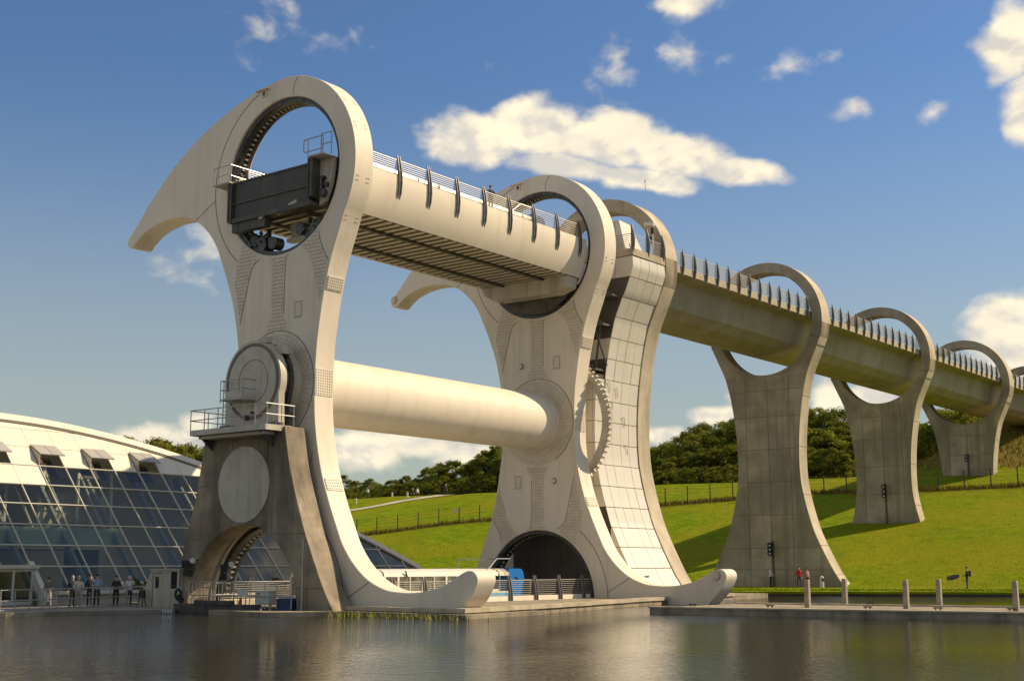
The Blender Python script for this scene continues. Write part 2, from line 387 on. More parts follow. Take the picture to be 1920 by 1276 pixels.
def plate(name, loops, y0, y1, mat, parent, bevel=.03, smooth=32, off=None):
    """flat plate in the x-z plane with holes, bevelled rims, between y0 and y1"""
    cu = bpy.data.curves.new(name, 'CURVE'); cu.dimensions = '2D'; cu.fill_mode = 'BOTH'
    for lp in loops:
        sp = cu.splines.new('POLY'); sp.points.add(len(lp) - 1); sp.use_cyclic_u = True
        for q, (x, z) in zip(sp.points, lp): q.co = (x, z, 0, 1)
    cu.extrude = abs(y1 - y0) / 2 - bevel; cu.bevel_depth = bevel; cu.bevel_resolution = 0; cu.offset = -bevel
    o = bpy.data.objects.new(name, cu); link(o)
    bpy.context.view_layer.update()
    me = bpy.data.meshes.new_from_object(o.evaluated_get(bpy.context.evaluated_depsgraph_get()))
    bpy.data.objects.remove(o); bpy.data.curves.remove(cu)
    off = BASE[parent.name] if off is None else off; yc = (y0 + y1) / 2
    for v in me.vertices: x, z, e = v.co; v.co = (x - off[0], yc - e - off[1], z - off[2])
    me.materials.clear(); me.materials.append(M[mat]); fixn(me)
    me.shade_smooth(); me.set_sharp_from_angle(angle=math.radians(smooth)); me.name = name
    return me
def circ(cx, cz, r, n=96, a0=0.0): return [(cx + r * math.cos(a0 + 2 * PI * i / n), cz + r * math.sin(a0 + 2 * PI * i / n)) for i in range(n)]
def lerp_tab(tab, z):
    for (z0, a), (z1, b) in zip(tab, tab[1:]):
        if (z0 <= z <= z1) or (z1 <= z <= z0): return a + (b - a) * (z - z0) / (z1 - z0)
    return tab[0][1] if abs(z - tab[0][0]) < abs(z - tab[-1][0]) else tab[-1][1]
def sstep(a, b, x):
    t = min(1, max(0, (x - a) / (b - a))); return t * t * (3 - 2 * t)
def tz(x, y):
    if y < 52: z = -11.7 - 1.6 * sstep(0, 1, (52 - y) / 4.0)
    else: z = -11.7 + .2375 * max(0, y - 59.5)
    zl = min(z, 1.65)
    if y > 115.5: zl -= .012 * (y - 115.5)
    zr = z if y < 116 else z + (.33 - .2375) * (y - 116)
    zr = min(zr, 10.2)
    k = sstep(-22, -4, x)
    return zl * (1 - k) + zr * k
# ------------------------------------------------------------------ the setting: ground, water, quay, paths
def shore(x): return min(64, max(42, 48.2 + .48 * (x - 5)))
def gz(x, y):
    z = tz(x, max(y, 52))
    s = shore(x)
    if y < s + 2.6: z = min(z, -11.72 - .16 * sstep(0, 1, (s + 2.6 - y) / 2.6) - 1.9 * sstep(0, 1, (s + .1 - y) / .9))
    return z + .05 * math.sin(x * .35 + y * .2) * sstep(60, 66, y) + .04 * math.sin(x * .13 - y * .31) * sstep(60, 66, y)
def grid_axis(a, b, fine0, fine1, st, grow=1.25):
    xs = [fine0]
    while xs[-1] < fine1: xs.append(xs[-1] + st)
    q = st
    while xs[-1] < b: q *= grow; xs.append(min(b, xs[-1] + q))
    q = st
    while xs[0] > a: q *= grow; xs.insert(0, max(a, xs[0] - q))
    return xs
gx = grid_axis(-2500, 2500, -130, 70, 1.25); gy = grid_axis(40, 3000, 40, 175, .6)
mb = MB(); mb.v = [(x, y, gz(x, y)) for y in gy for x in gx]
nx = len(gx)
FENCE = spline([(-96, 78), (-84, 81.6), (-75.6, 84.8), (-68.4, 88.7), (-60.9, 92.2), (-48, 96.2), (-34.5, 99.5), (-25.9, 102.3), (-14, 104.3), (-2.1, 103.4), (9, 104.5), (20, 105.2), (34, 106)], 8)
def fence_y(x):
    for (xa, ya), (xb, yb) in zip(FENCE, FENCE[1:]):
        if xa <= x <= xb: return ya + (yb - ya) * (x - xa) / (xb - xa)
    return 78 if x < -96 else 106
for j in range(len(gy) - 1):
    for i in range(nx - 1):
        a = j * nx + i; mb.f.append([a, a + 1, a + nx + 1, a + nx])
        xc, yc = gx[i] + .6, gy[j] + .5
        d = yc - fence_y(xc)
        hill = (yc > 117.5 + 1.2 * math.sin(xc) and xc > -24) and not (xc < -8 and yc < 121)
        band = -.6 < d < (2.3 if xc < -20 else 1.0)
        mb.mi.append(1 if (hill or band) and xc < 200 else 0)
structure('grassy_hillside', mb, ['lawn', 'rough'], smooth=60)
mb = MB(); xs = [-16 + .8 * i + rnd.uniform(-.15, .15) for i in range(88)]; vs = []
for x in xs:
    y = shore(x) - .58 + rnd.uniform(-.06, .06); t = -11.86 + rnd.uniform(-.03, .02); vs += [(x, y - .05, -12.6), (x, y - .02, t - .17), (x, y + .05, t), (x, y + .95, -11.83)]
for i in range(87):
    for j in range(3): mb.f.append([4 * i + j, 4 * i + 4 + j, 4 * i + 5 + j, 4 * i + 1 + j]); mb.mi.append(0 if j == 0 else 1)
mb.v = vs
structure('bank_edge', mb, ['soil', 'lawn'])
mb = MB(); mb.poly([(-3000, -3000, -14.5), (3000, -3000, -14.5), (3000, 3000, -14.5), (-3000, 3000, -14.5)])
structure('basin_bed', mb, 'quay')
mb = MB(); mb.poly([(-400, -400, -12.2), (400, -400, -12.2), (400, 70, -12.2), (-400, 70, -12.2)])
structure('water', mb, 'water')
mb = MB(); mb.prism([(-400, -400), (400, -400), (400, 45), (74, 45), (70, -20), (60, -58), (20, -66), (-400, -66)], 'z', -14.4, -11.7)
structure('near_bank', mb, 'plaza')
# quay under the wheel
mb = MB()
q = [(14.35, -.9), (13.75, 5), (10.6, 22), (9.6, 28), (8.6, 36), (7.5, 43.5), (-12, 43.5), (-12, -.35), (6.6, -.35), (6.6, -.9)]
mb.prism(q, 'z', -14.4, -11.9)
structure('wheel_quay', mb, 'quay')
mb = MB()
pts = [(14.35, -.9), (13.75, 5), (10.6, 22), (9.6, 28), (8.6, 36)]
for (xa, ya), (xb, yb) in zip(pts, pts[1:]):                       # coping stones along the quay edge
    L = math.hypot(xb - xa, yb - ya); n = max(1, round(L / 2.0))
    for i in range(n):
        t0, t1 = i / n + .012 / L, (i + 1) / n - .012 / L
        p0 = Vector((xa + (xb - xa) * t0, ya + (yb - ya) * t0, 0)); p1 = Vector((xa + (xb - xa) * t1, ya + (yb - ya) * t1, 0))
        d = (p1 - p0).normalized(); nn = Vector((d.y, -d.x, 0)); m3 = Matrix((d, -nn, Vector((0, 0, 1)))).transposed()
        c = (p0 + p1) / 2 - nn * .22
        mb.obox((c.x, c.y, -11.84 + rnd.uniform(-.01, .01)), (p1 - p0).length, .62, .2, m3)
for i in range(5): mb.box(6.62 + i * 1.54, -.93, -11.95, 8.14 + i * 1.54, -.40, -11.76 + rnd.uniform(-.01, .01))
structure('quay_coping', mb, 'concrete_pale')
mb = MB(); mb.prism([(14.30, -1.5), (15.0, -1.5), (14.55, 5.2), (13.8, 5.2)], 'z', -14, -12.0); mb.box(6.3, -1.5, -14, 14.299, -.94, -12.0)
structure('quay_step', mb, 'concrete_dark')
# left hand plaza and its edge
mb = MB()
q = [(-5.3, -.36), (-5.3, -1.5), (-2.9, -3.9), (-3.3, -5.2), (-4.4, -7.4), (-5.0, -10.6), (-5.3, -12.6), (-8, -16), (-8, -60), (-90, -60), (-90, 43), (-12.02, 43), (-12.02, -.36)]
mb.prism(q, 'z', -14.3, -12.03)
structure('plaza', mb, ['plaza'])
mb = MB(); mb.prism([(-4.75, -8.2), (-5.28, -12.55), (-8.05, -16.1), (-7.2, -16.3), (-4.7, -12.5), (-4.2, -8.3)], 'z', -14, -12.0)
structure('quay_wall', mb, 'quay')
# pontoon blocks in front of the support
mb = MB()
D2 = Vector((.80, .60, 0)).normalized()
def along(p, q, w, z0, z1, mb):
    p = Vector((*p, 0)); q = Vector((*q, 0)); d = (q - p).normalized(); nn = Vector((-d.y, d.x, 0))
    mb.prism([tuple((p)[:2]), tuple(q[:2]), tuple((q + nn * w)[:2]), tuple((p + nn * w)[:2])], 'z', z0, z1)
# jetty across the basin
mb = MB(); mb.prism([(18.2, 9.2), (35.8, 12.1), (70, 17.7), (70, 25), (33.4, 20.3), (18.3, 18.3)], 'z', -13.2, -11.9)
jet = structure('jetty', mb, 'quay')
mb = MB(); mb.prism([(18.15, 9.15), (35.8, 12.05), (70, 17.65), (70, 18.15), (35.8, 12.55), (18.18, 9.6)], 'z', -11.896, -11.82)
mb.prism([(18.3, 18.0), (33.4, 20.0), (70, 24.7), (70, 25.1), (33.4, 20.4), (18.3, 18.4)], 'z', -11.896, -11.82)
part('edge_coping', mb, 'concrete_pale', jet)
for k, (x, y) in enumerate([(19.9, 10.6), (23.9, 11.2), (28.6, 12.0), (31.8, 12.5), (35.0, 13.0), (26.0, 18.6)]):
    mb = MB(); mb.box(x - .13, y - .04, -11.83, x - .09, y + .04, -11.74); mb.box(x + .09, y - .04, -11.83, x + .13, y + .04, -11.74); mb.bar((x - .22, y, -11.72), (x + .22, y, -11.72), .03)
    if k == 0: cle = mb.mesh('cleat', 'dark', (x, y, -11.9)); put('cleat', cle, jet, (x, y, -11.9))
    else: put('cleat', cle, jet, (x, y, -11.9))
# gravel path on the lawn
pp = spline([(-140, 96), (-118, 100), (-97.8, 104.6), (-91, 112.6), (-85, 116), (-74, 117.4), (-62, 117.2)], 10)
mb = MB(); vs = []
for i, (x, y) in enumerate(pp):
    a = pp[max(0, i - 1)]; b = pp[min(len(pp) - 1, i + 1)]; d = Vector((b[0] - a[0], b[1] - a[1])).normalized(); n = Vector((-d.y, d.x)) * 1.1
    for sgn in (-1, 1):
        xx, yy = x + n.x * sgn, y + n.y * sgn; vs.append((xx, yy, gz(xx, yy) + .09))
mb.add(vs, [[2 * i, 2 * i + 1, 2 * i + 3, 2 * i + 2] for i in range(len(pp) - 1)])
structure('gravel_path', mb, 'path')

# long grass along the fence line, by the shore and reeds in the water
def blades(name, spots, h, w, mat, label, cat, lean=.35):
    mb = MB()
    for x, y, z, k in spots:
        hh = h * k * rnd.uniform(.6, 1.3); a = rnd.uniform(0, 2 * PI); dx, dy = math.cos(a) * w, math.sin(a) * w; lx, ly = rnd.uniform(-lean, lean) * hh, rnd.uniform(-lean, lean) * hh
        mb.add([(x - dx, y - dy, z), (x + dx, y + dy, z), (x + lx, y + ly, z + hh)], [(0, 1, 2)])
    o = single(name, mb, mat, label, cat); o['kind'] = 'stuff'; return o
sp = []
for i in range(9000):
    x = rnd.uniform(-88, 34); d = abs(rnd.gauss(0, .7)); y = fence_y(x) + rnd.choice((1, 1, -.5)) * d; sp.append((x, y, gz(x, y) - .03, 1))
blades('long_grass', sp, .55, .05, 'rough', 'long dry grass growing along the foot of the wire fence', 'long grass')
sp = []
for i in range(60000):
    x = rnd.uniform(-80, 46); y = 60 + 60 * rnd.random() ** 1.25
    if y < shore(x) + 2 or y > (116.5 if x > -24 else 119) or (abs(x) < 7.5 and y < 62): continue
    sp.append((x, y, gz(x, y) - .02, 1))
blades('lawn_grass', sp, .10, .03, 'lawn', 'short uneven turf covering the long green slope behind the wheel', 'grass', .8)
sp = []
for i in range(9000):
    x = rnd.uniform(-10, 45); y = shore(x) + rnd.uniform(.5, 2.8); sp.append((x, y, gz(x, y) - .02, .6))
blades('bank_grass', sp, .14, .05, 'lawn', 'short tufty grass along the edge of the water below the concrete piers', 'grass')
sp = []
for i in range(5200):
    x = rnd.uniform(-24, 34); y = rnd.uniform(117, 150); sp.append((x, y, gz(x, y) - .05, 1))
blades('hill_grass', sp, .6, .09, 'rough', 'rough brown grass on the embankment around the last piers', 'rough grass')
M['reed'] = surf('reed_green', (.20, .22, .03), (.3, .27, .06), .8, 2, 2)
sp = []
for i in range(520):
    x = rnd.choice((rnd.gauss(8.6, 1.2), rnd.gauss(12.3, 1.3), rnd.gauss(7, .8))); y = -1.9 - abs(rnd.gauss(0, .35)) - max(0, (9 - x)) * .05
    sp.append((x, y, -12.22, 1))
blades('reeds', sp, .28, .03, 'reed', 'short green reeds standing in the water at the foot of the front pedestal', 'reeds', .6)

# the fence
fr = thing('wire_fence', 'long wire fence on dark posts climbing across the lawn behind the wheel', 'fence', (-34.5, 99.5, gz(-34.5, 99.5)))
fp = []; acc = 0; last = FENCE[0]; nxt = 0
for q in FENCE[1:]:
    L = math.hypot(q[0] - last[0], q[1] - last[1])
    while acc + L >= nxt:
        t = (nxt - acc) / L; fp.append((last[0] + (q[0] - last[0]) * t, last[1] + (q[1] - last[1]) * t)); nxt += 2.95
    acc += L; last = q
mb = MB(); mb.bar((0, 0, -.3), (0, 0, 2.3), .075, 6); pm = mb.mesh('fence_post', 'fencepost')
fb = BASE[fr.name]
for x, y in fp: put('fence_post', pm, fr, (x - fb[0], y - fb[1], gz(x, y) - fb[2]))
for h in (.4, .85, 1.3, 1.75, 2.15):
    mb = MB()
    for a, b in zip(fp, fp[1:]): mb.bar((a[0], a[1], gz(*a) + h), (b[0], b[1], gz(*b) + h), .012, 3)
    part('fence_wire', mb, 'fencepost', fr)
mb = MB(); x, y = -63.6, 90.9; z = gz(x, y)
mb.obox((x, y - .1, z + 1.85), .62, .03, .42, Matrix.Rotation(math.radians(35), 3, 'Z')); part('notice_plate', mb, 'sign', fr, 'small white notice plate')

# ------------------------------------------------------------------ trees
def make_crown(name, h, w, n, leaf, seed, mat, low=.12, round_=.5):
    r = random.Random(seed); mb = MB(); cl = []
    nc = int(34 + h * 5)
    for i in range(nc):
        t = r.uniform(low, 1.0); prof = math.sin(PI * min(1, max(0.02, (t - low * .6) / (1.04 - low * .6))) ** round_) ** .8
        a = r.uniform(0, 2 * PI); rr = w * prof * (r.uniform(.35, 1.0) ** .6)
        cl.append((rr * math.cos(a), rr * math.sin(a), h * t * .97, (.16 + .13 * r.random()) * w * (1.15 - .45 * t)))
    for i in range(n):
        cx, cy, cz, cr = cl[r.randrange(nc)]
        d = Vector((r.gauss(0, 1), r.gauss(0, 1), r.gauss(0, .8))).normalized(); q = cr * (r.random() ** .45)
        p = Vector((cx, cy, cz)) + d * q
        nrm = (d + Vector((r.uniform(-.8, .8), r.uniform(-.8, .8), r.uniform(-.3, .9)))).normalized(); a = nrm.orthogonal().normalized(); b = nrm.cross(a); s = leaf * r.uniform(.55, 1.3)
        th = r.uniform(0, PI); a, b = a * math.cos(th) + b * math.sin(th), b * math.cos(th) - a * math.sin(th)
        mb.add([p - a * s * .5, p + b * s * .32, p + a * s * .5, p - b * s * .32], [(0, 1, 2, 3)])
    me = bpy.data.meshes.new(name); me.from_pydata(mb.v, [], mb.f); me.materials.append(M[mat]); return me
def make_trunk(name, h, w, seed):
    r = random.Random(seed); mb = MB(); b = .035 * h ** .8 + .03
    mb.bar((0, 0, -.3), (.02 * h, 0, .45 * h), b, 7, b * .62); mb.bar((.02 * h, 0, .45 * h), (0, .02 * h, .86 * h), b * .62, 6, b * .18)
    for i in range(9):
        a = r.uniform(0, 2 * PI); z = h * r.uniform(.2, .65); L = w * r.uniform(.5, .8)
        mb.bar((.015 * h, 0, z), (L * math.cos(a), L * math.sin(a), z + h * r.uniform(.12, .3)), b * .35, 5, b * .1)
    return mb.mesh(name, 'bark')
TREE = {}
for ty, (wr, rd, lw) in enumerate(((.44, .62, .05), (.36, .8, .1), (.40, .5, .04))):
    for sz, (h, n, leaf) in enumerate(((3.0, 2600, .17), (8.0, 9500, .25), (14.0, 17000, .31))):
        for var in range(2):
            wmul = wr * (1.15 if sz == 0 else 1)
            TREE[ty, sz, var] = (make_trunk('trunk', h, h * wmul, ty * 7 + sz + var * 31), make_crown('crown', h, h * wmul, n, leaf, ty * 17 + sz * 5 + var * 101, 'leaf%d' % ty, lw, rd), h)
TN = (('broadleaf_tree', 'dark'), ('birch_tree', 'olive'), ('hedge_tree', 'leafy'))
def tree(x, y, h, ty, label, group, name=None, zz=None, wide=1.0):
    sz = 0 if h < 4.6 else (1 if h < 10.3 else 2)
    tr, cr, h0 = TREE[ty, sz, rnd.randrange(2)]
    z = gz(x, y) if zz is None else zz
    o = thing(name or ('shrub' if sz == 0 else TN[ty][0]), label, 'shrub' if sz == 0 else 'tree', (x, y, z - .1), group)
    s = h / h0; o.scale = (s * wide * rnd.uniform(.92, 1.2), s * wide * rnd.uniform(.92, 1.2), s); o.rotation_euler = (0, 0, rnd.uniform(0, 2 * PI))
    put('trunk', tr, o); put('crown', cr, o)
    return o
WOOD = [(-122.9, 127.6, 5.5, 0), (-122.5, 131.0, 4.7, 1), (-117.1, 129.1, 4.8, 2), (-116.9, 131.6, 4.2, 0), (-113.7, 131.9, 4.7, 1), (-104.8, 125.7, 4.6, 2), (-101.3, 125.1, 4.2, 0), (-106.6, 134.2, 6.7, 1), (-98.5, 127.9, 6.8, 2), (-95.3, 127.6, 7.0, 0), (-99.6, 136.0, 7.2, 1), (-92.2, 130.2, 7.4, 2), (-92.7, 134.2, 9.0, 0), (-88.0, 130.2, 9.4, 1), (-87.0, 132.0, 9.9, 2), (-80.5, 126.7, 8.6, 0), (-115.3, 121.9, 2.4, 1), (-112.2, 122.6, 2.1, 2), (-107.0, 121.6, 2.3, 0), (-103.3, 122.2, 2.8, 1), (-99.7, 122.0, 3.0, 2), (-95.0, 120.2, 3.1, 0), (-93.2, 122.3, 3.9, 1), (-89.4, 121.8, 3.5, 2), (-85.6, 120.9, 3.7, 0), (-82.5, 120.1, 3.1, 1), (-81.1, 122.6, 4.3, 2), (-77.4, 121.4, 4.1, 0),
 (-66.3, 144.6, 7.4, 0), (-65.3, 146.5, 9.2, 1), (-61.7, 144.6, 9.7, 2), (-60.8, 147.1, 10.8, 0), (-54.2, 140.7, 11.4, 1), (-55.1, 145.6, 12.7, 2), (-50.2, 141.3, 11.1, 0), (-51.1, 147.2, 13.1, 1), (-48.9, 146.5, 13.4, 2), (-42.2, 137.2, 12.4, 0), (-39.9, 137.6, 12.2, 1), (-37.6, 138.6, 12.4, 2), (-39.1, 147.6, 13.7, 0), (-56.0, 129.2, 4.7, 2), (-54.1, 130.1, 5.3, 0), (-50.7, 128.5, 5.4, 1), (-48.9, 129.5, 6.2, 2), (-45.8, 128.9, 6.6, 0), (-43.2, 128.8, 6.5, 1), (-41.4, 129.9, 7.0, 2), (-39.0, 129.9, 6.6, 0), (-37.4, 131.5, 7.0, 1), (-50.7, 121.7, 2.7, 0), (-48.3, 122.3, 3.0, 1), (-45.3, 122.1, 3.0, 2), (-42.8, 122.5, 3.4, 0), (-39.9, 121.7, 2.9, 1), (-36.7, 120.4, 3.1, 2), (-35.3, 122.2, 3.0, 0), (-38.9, 151.6, 14.3, 0), (-37.1, 151.0, 14.7, 1), (-33.8, 147.7, 13.0, 2), (-32.4, 149.1, 13.8, 0), (-28.3, 144.1, 11.9, 1), (-29.2, 150.3, 11.9, 2), (-25.6, 147.7, 11.1, 0), (-29.4, 132.4, 9.0, 1), (-26.8, 131.3, 8.3, 2), (-26.6, 135.3, 9.1, 0), (-25.1, 135.9, 8.1, 1), (-21.4, 131.4, 6.9, 2), (-26.9, 126.4, 5.4, 2), (-24.6, 125.2, 4.9, 0), (-22.5, 124.5, 5.0, 1), (-21.0, 124.9, 4.0, 2),
 (-26.4, 168.7, 13.2, 0), (-24.9, 169.7, 12.7, 1), (-19.8, 161.4, 13.6, 2), (-20.0, 167.1, 14.6, 0), (-16.3, 161.4, 11.6, 1), (-16.8, 168.2, 12.3, 2)]
ORD = ['first', 'second', 'third', 'fourth', 'fifth', 'sixth', 'seventh', 'eighth', 'ninth', 'tenth']
def bear(q): return math.atan2(q[0] - 53.8, q[1] + 48.2)
keys = {}
for q in sorted(WOOD, key=bear):
    x, y, h, ty = q
    where = ('beyond the lawn between the wheel arms' if x < -70 else 'of wood between tower and first pier' if x < -36 else 'of wood between first and second piers' if x < -21 else 'on hill behind the third pier')
    size = 'low shrub' if h < 4.6 else 'tree' if h < 10.3 else 'tall tree'
    row = 'front row' if y < 124 else 'middle row' if y < 134 else 'back row'
    keys.setdefault((TN[ty][1], size, row, where), []).append(q)
for (tn, size, row, where), qs in keys.items():
    for n, (x, y, h, ty) in enumerate(qs):
        lab = '%s %s%s, %s %s' % (tn, size, (', %s from left' % ORD[n]) if len(qs) > 1 else '', row, where)
        tree(x, y, h, ty, lab, 'trees %s' % where, wide=1.45 if h < 10.3 else 1.2)
for i in range(19):
    x = -126 + i * 2.9 + rnd.uniform(-.7, .7); y = 125.2 - .04 * (x + 100) + rnd.uniform(-.8, .8)
    tree(x, y, rnd.uniform(2.6, 3.7), (0, 2, 0, 1)[i % 4], 'dark undergrowth shrub filling the wood edge beyond the lawn', 'undergrowth shrubs beyond the lawn', wide=1.5)
for i in range(12):
    x = -57 + i * 2.9 + rnd.uniform(-.7, .7); y = 124.6 + rnd.uniform(-.8, .8)
    tree(x, y, rnd.uniform(2.6, 4.2), (0, 2, 0, 1)[i % 4], 'dense shrub filling the wood edge left of the first pier', 'undergrowth shrubs left of the first pier', wide=1.5)
ROOFT = [(-77.0, 45.2, 16.8), (-70.4, 41.9, 16.5), (-69.2, 44.1, 16.6), (-74.9, 49.5, 17.0), (-69.0, 46.9, 15.9), (-77.3, 55.1, 17.1), (-80.1, 59.0, 17.1), (-73.8, 55.9, 16.6), (-80.6, 63.5, 16.8)]
for n, (x, y, h) in enumerate(sorted(ROOFT, key=bear)):
    tree(x, y, h * .98, 1, 'tall pale green tree, %s from left above the curved roof' % ORD[n], 'trees above the curved roof', zz=-11.6, wide=.85)
# ------------------------------------------------------------------ the rotating wheel
YA, YB, TH = 0.0, 24.24, 1.44
HR = 4.6
arc = [(5.82 * math.cos(math.radians(t)), 12 + 5.82 * math.sin(math.radians(t))) for t in range(93, -31, -3)]
lower = spline([(4.68, 8.1), (4.15, 6.76), (3.70, 5.1), (3.40, 3.56), (3.15, 1.84), (3.08, .1), (3.19, -2.2), (3.66, -4.5), (4.27, -6.2), (4.98, -7.75), (5.5, -8.75), (6.3, -9.7), (7.3, -10.47), (8.5, -10.95), (9.6, -11.08), (10.5, -11.06), (11.5, -10.9), (12.4, -10.62), (13.1, -10.2), (13.45, -9.92), (13.75, -9.85), (14.02, -10.0), (14.1, -10.27), (13.85, -10.62), (13.2, -11.22), (12.22, -12.28), (10.97, -13.4), (9.72, -14.4), (8.45, -15.2), (7.1, -15.93), (5.5, -16.6), (4.0, -17.12), (2.2, -17.56), (.9, -17.76)], 4)
foot = spline([(3.08, .1), (3.19, -2.2), (3.66, -4.5), (4.27, -6.2), (4.98, -7.75), (5.5, -8.75), (6.3, -9.7), (7.3, -10.47), (8.5, -10.95), (9.6, -11.08), (10.5, -11.08), (11.5, -10.95), (12.4, -10.7), (13.05, -10.38), (13.5, -10.14), (13.9, -10.02), (14.2, -10.07), (14.4, -10.28), (14.42, -10.55), (14.27, -10.9), (13.98, -11.35), (13.5, -11.85), (12.7, -12.55), (11.4, -13.35), (9.9, -14.15), (8.4, -15.02), (7.2, -15.68), (5.6, -16.42), (4.0, -17.0), (2.2, -17.5), (.9, -17.72)], 4)
half = arc + lower
OUT = arc + spline([(4.68, 8.1), (4.15, 6.76), (3.70, 5.1), (3.40, 3.56), (3.15, 1.84)], 4)[:-1] + [(3.12, 1.0)] + foot + [(-x, -z) for x, z in half]
RIGHT = [(z, x) for x, z in half if z > -10.9 and x < 9]
wheel = thing('boat_lift_wheel', 'huge white rotating boat lift with two hooked axe shaped arms on one axle', 'boat lift', (0, 12, -17.8))
arm_mesh = plate('axe_arm', [OUT, circ(0, 12, HR), circ(0, -12, HR)], YA, YA + TH, 'paint', wheel, .035)
track_ms, pins_ms = [], []
for s in (1, -1):
    liner = MB(); prof = [(4.62, .16), (4.36, .16), (4.30, .30), (4.30, .52), (4.42, .58), (4.42, .86), (4.30, .92), (4.30, 1.12), (4.62, 1.15)]
    liner.lathe(0, 12 * s, prof, 96); track_ms.append(liner.mesh('hole_track', 'machine', BASE[wheel.name], 40))
    mb = MB()
    for i in range(84):                                             # pins of the cog track inside each hole
        t = 2 * PI * i / 84; c, sn = math.cos(t), math.sin(t)
        mb.obox((4.34 * c, .72, 12 * s + 4.34 * sn), .14, .22, .09, Matrix(((c, 0, -sn), (0, 1, 0), (sn, 0, c))))
    pins_ms.append(mb.mesh('track_pins', 'grey', BASE[wheel.name]))
def strip(mb, pts, w, y0, y1):
    for i in range(len(pts) - 1):
        a, b = Vector(pts[i]), Vector(pts[i + 1]); d = (b - a).normalized(); n = Vector((-d.y, d.x)) * w * .5
        mb.prism([tuple(a - n), tuple(b - n), tuple(b + n), tuple(a + n)], 'y', y0, y1)
def rot(pts, s): return [(x * s, z * s) for x, z in pts]
def arcpts(cx, cz, r, a0, a1, n=20): return [(cx + r * math.cos(math.radians(a0 + (a1 - a0) * i / n)), cz + r * math.sin(math.radians(a0 + (a1 - a0) * i / n))) for i in range(n + 1)]
# face details, drawn for the upper half and turned half a turn for the lower one
UP_STRIPS = [[(-.85, 7.36), (-.55, 6.9), (-.5, 3.9), (-1.0, 3.05), (1.0, 3.05), (.5, 3.9), (.55, 6.9), (.85, 7.36), (.4, 7.29), (-.4, 7.29)],
             [(-1.75, 7.62), (-3.2, 8.55), (-3.72, 6.3), (-3.27, 4.55), (-3.12, 3.75), (-2.35, 6.75)],
             [(1.75, 7.62), (3.1, 8.48), (3.35, 7.6), (3.95, 6.45), (3.62, 5.1), (3.36, 4.3), (2.55, 6.85)]]
def inside(q, pl):
    c = False
    for i in range(len(pl)):
        (x0, z0), (x1, z1) = pl[i], pl[i - 1]
        if (z0 > q[1]) != (z1 > q[1]) and q[0] < (x1 - x0) * (q[1] - z0) / (z1 - z0) + x0: c = not c
    return c
face_meshes = []
for s in (1, -1):
    for st in UP_STRIPS:
        pm_ = MB(); pm_.prism(rot(st, s), 'y', -.014, .02)
        pm_.k = 1
        cx = sum(q[0] for q in st) / len(st); lean = 0 if abs(cx) < .5 else (.30 if cx > 0 else -.30)
        zz = 3.2
        while zz < 8.6:
            for i in range(-14, 15):
                x = cx + i * .17 + (zz - 6.2) * -lean * .5; q = (x, zz)
                if inside(q, st) and all(inside((x + dx, zz + dz), st) for dx in (-.06, .06) for dz in (-.06, .06)):
                    X, Z = x * s, zz * s; r = .036; pm_.add([(X - r, -.034, Z - r), (X + r, -.034, Z - r), (X + r, -.034, Z + r), (X - r, -.034, Z + r), (X - r, -.014, Z - r), (X + r, -.014, Z - r), (X + r, -.014, Z + r), (X - r, -.014, Z + r)], [(0, 1, 2, 3), (0, 4, 5, 1), (1, 5, 6, 2), (2, 6, 7, 3), (3, 7, 4, 0)])
            zz += .21
        face_meshes.append(('splice_plate', pm_.mesh('splice_plate', ['paint_plate', 'bolt'], BASE[wheel.name])))
pm_ = MB(); pm_.lathe(0, 0, [(1.9, -.016), (3.02, -.016), (3.02, .02)], 64); pm_.k = 1
for i in range(64):
    for rr in (2.2, 2.4, 2.6, 2.8):
        t = 2 * PI * (i + .5) / 64; X, Z = rr * math.cos(t), rr * math.sin(t); r = .036
        pm_.add([(X - r, -.036, Z - r), (X + r, -.036, Z - r), (X + r, -.036, Z + r), (X - r, -.036, Z + r), (X - r, -.014, Z - r), (X + r, -.014, Z - r), (X + r, -.014, Z + r), (X - r, -.014, Z + r)], [(0, 1, 2, 3), (0, 4, 5, 1), (1, 5, 6, 2), (2, 6, 7, 3), (3, 7, 4, 0)])
face_meshes.append(('axle_collar_plate', pm_.mesh('axle_collar_plate', ['paint_plate', 'bolt'], BASE[wheel.name])))
seam_ms = []
def seam(pts, w, y0, y1):
    mb = MB(); strip(mb, pts, w, y0, y1); seam_ms.append(mb.mesh('panel_seam', 'seam', BASE[wheel.name]))
for s in (1, -1):
    seam(rot(arcpts(0, 12, 5.70, 112, 235, 36), s), .045, -.012, .01)
    seam(rot([(-5.72, 11.5), (-7.4, 10.6)], s), .04, -.011, .012)
    seam(rot(spline([(-3.1, 3.8), (-2.35, 6.6), (-2.0, 7.15), (-1.6, 7.35)], 6), s), .035, -.020, -.013)
    seam(rot(spline([(.52, 3.95), (.57, 6.9), (.75, 7.3)], 6), s), .03, -.020, -.013)
    seam(rot(spline([(3.15, 8.3), (3.35, 7.6), (3.95, 6.55)], 6), s), .035, -.020, -.013)
    seam(rot(spline([(1.15, 17.62), (.86, 17.2), (.8, 16.66)], 6), s), .035, -.013, .008)
seam(arcpts(0, 0, 3.05, -60, 130, 48), .035, -.021, .01)
hatch_ms = []
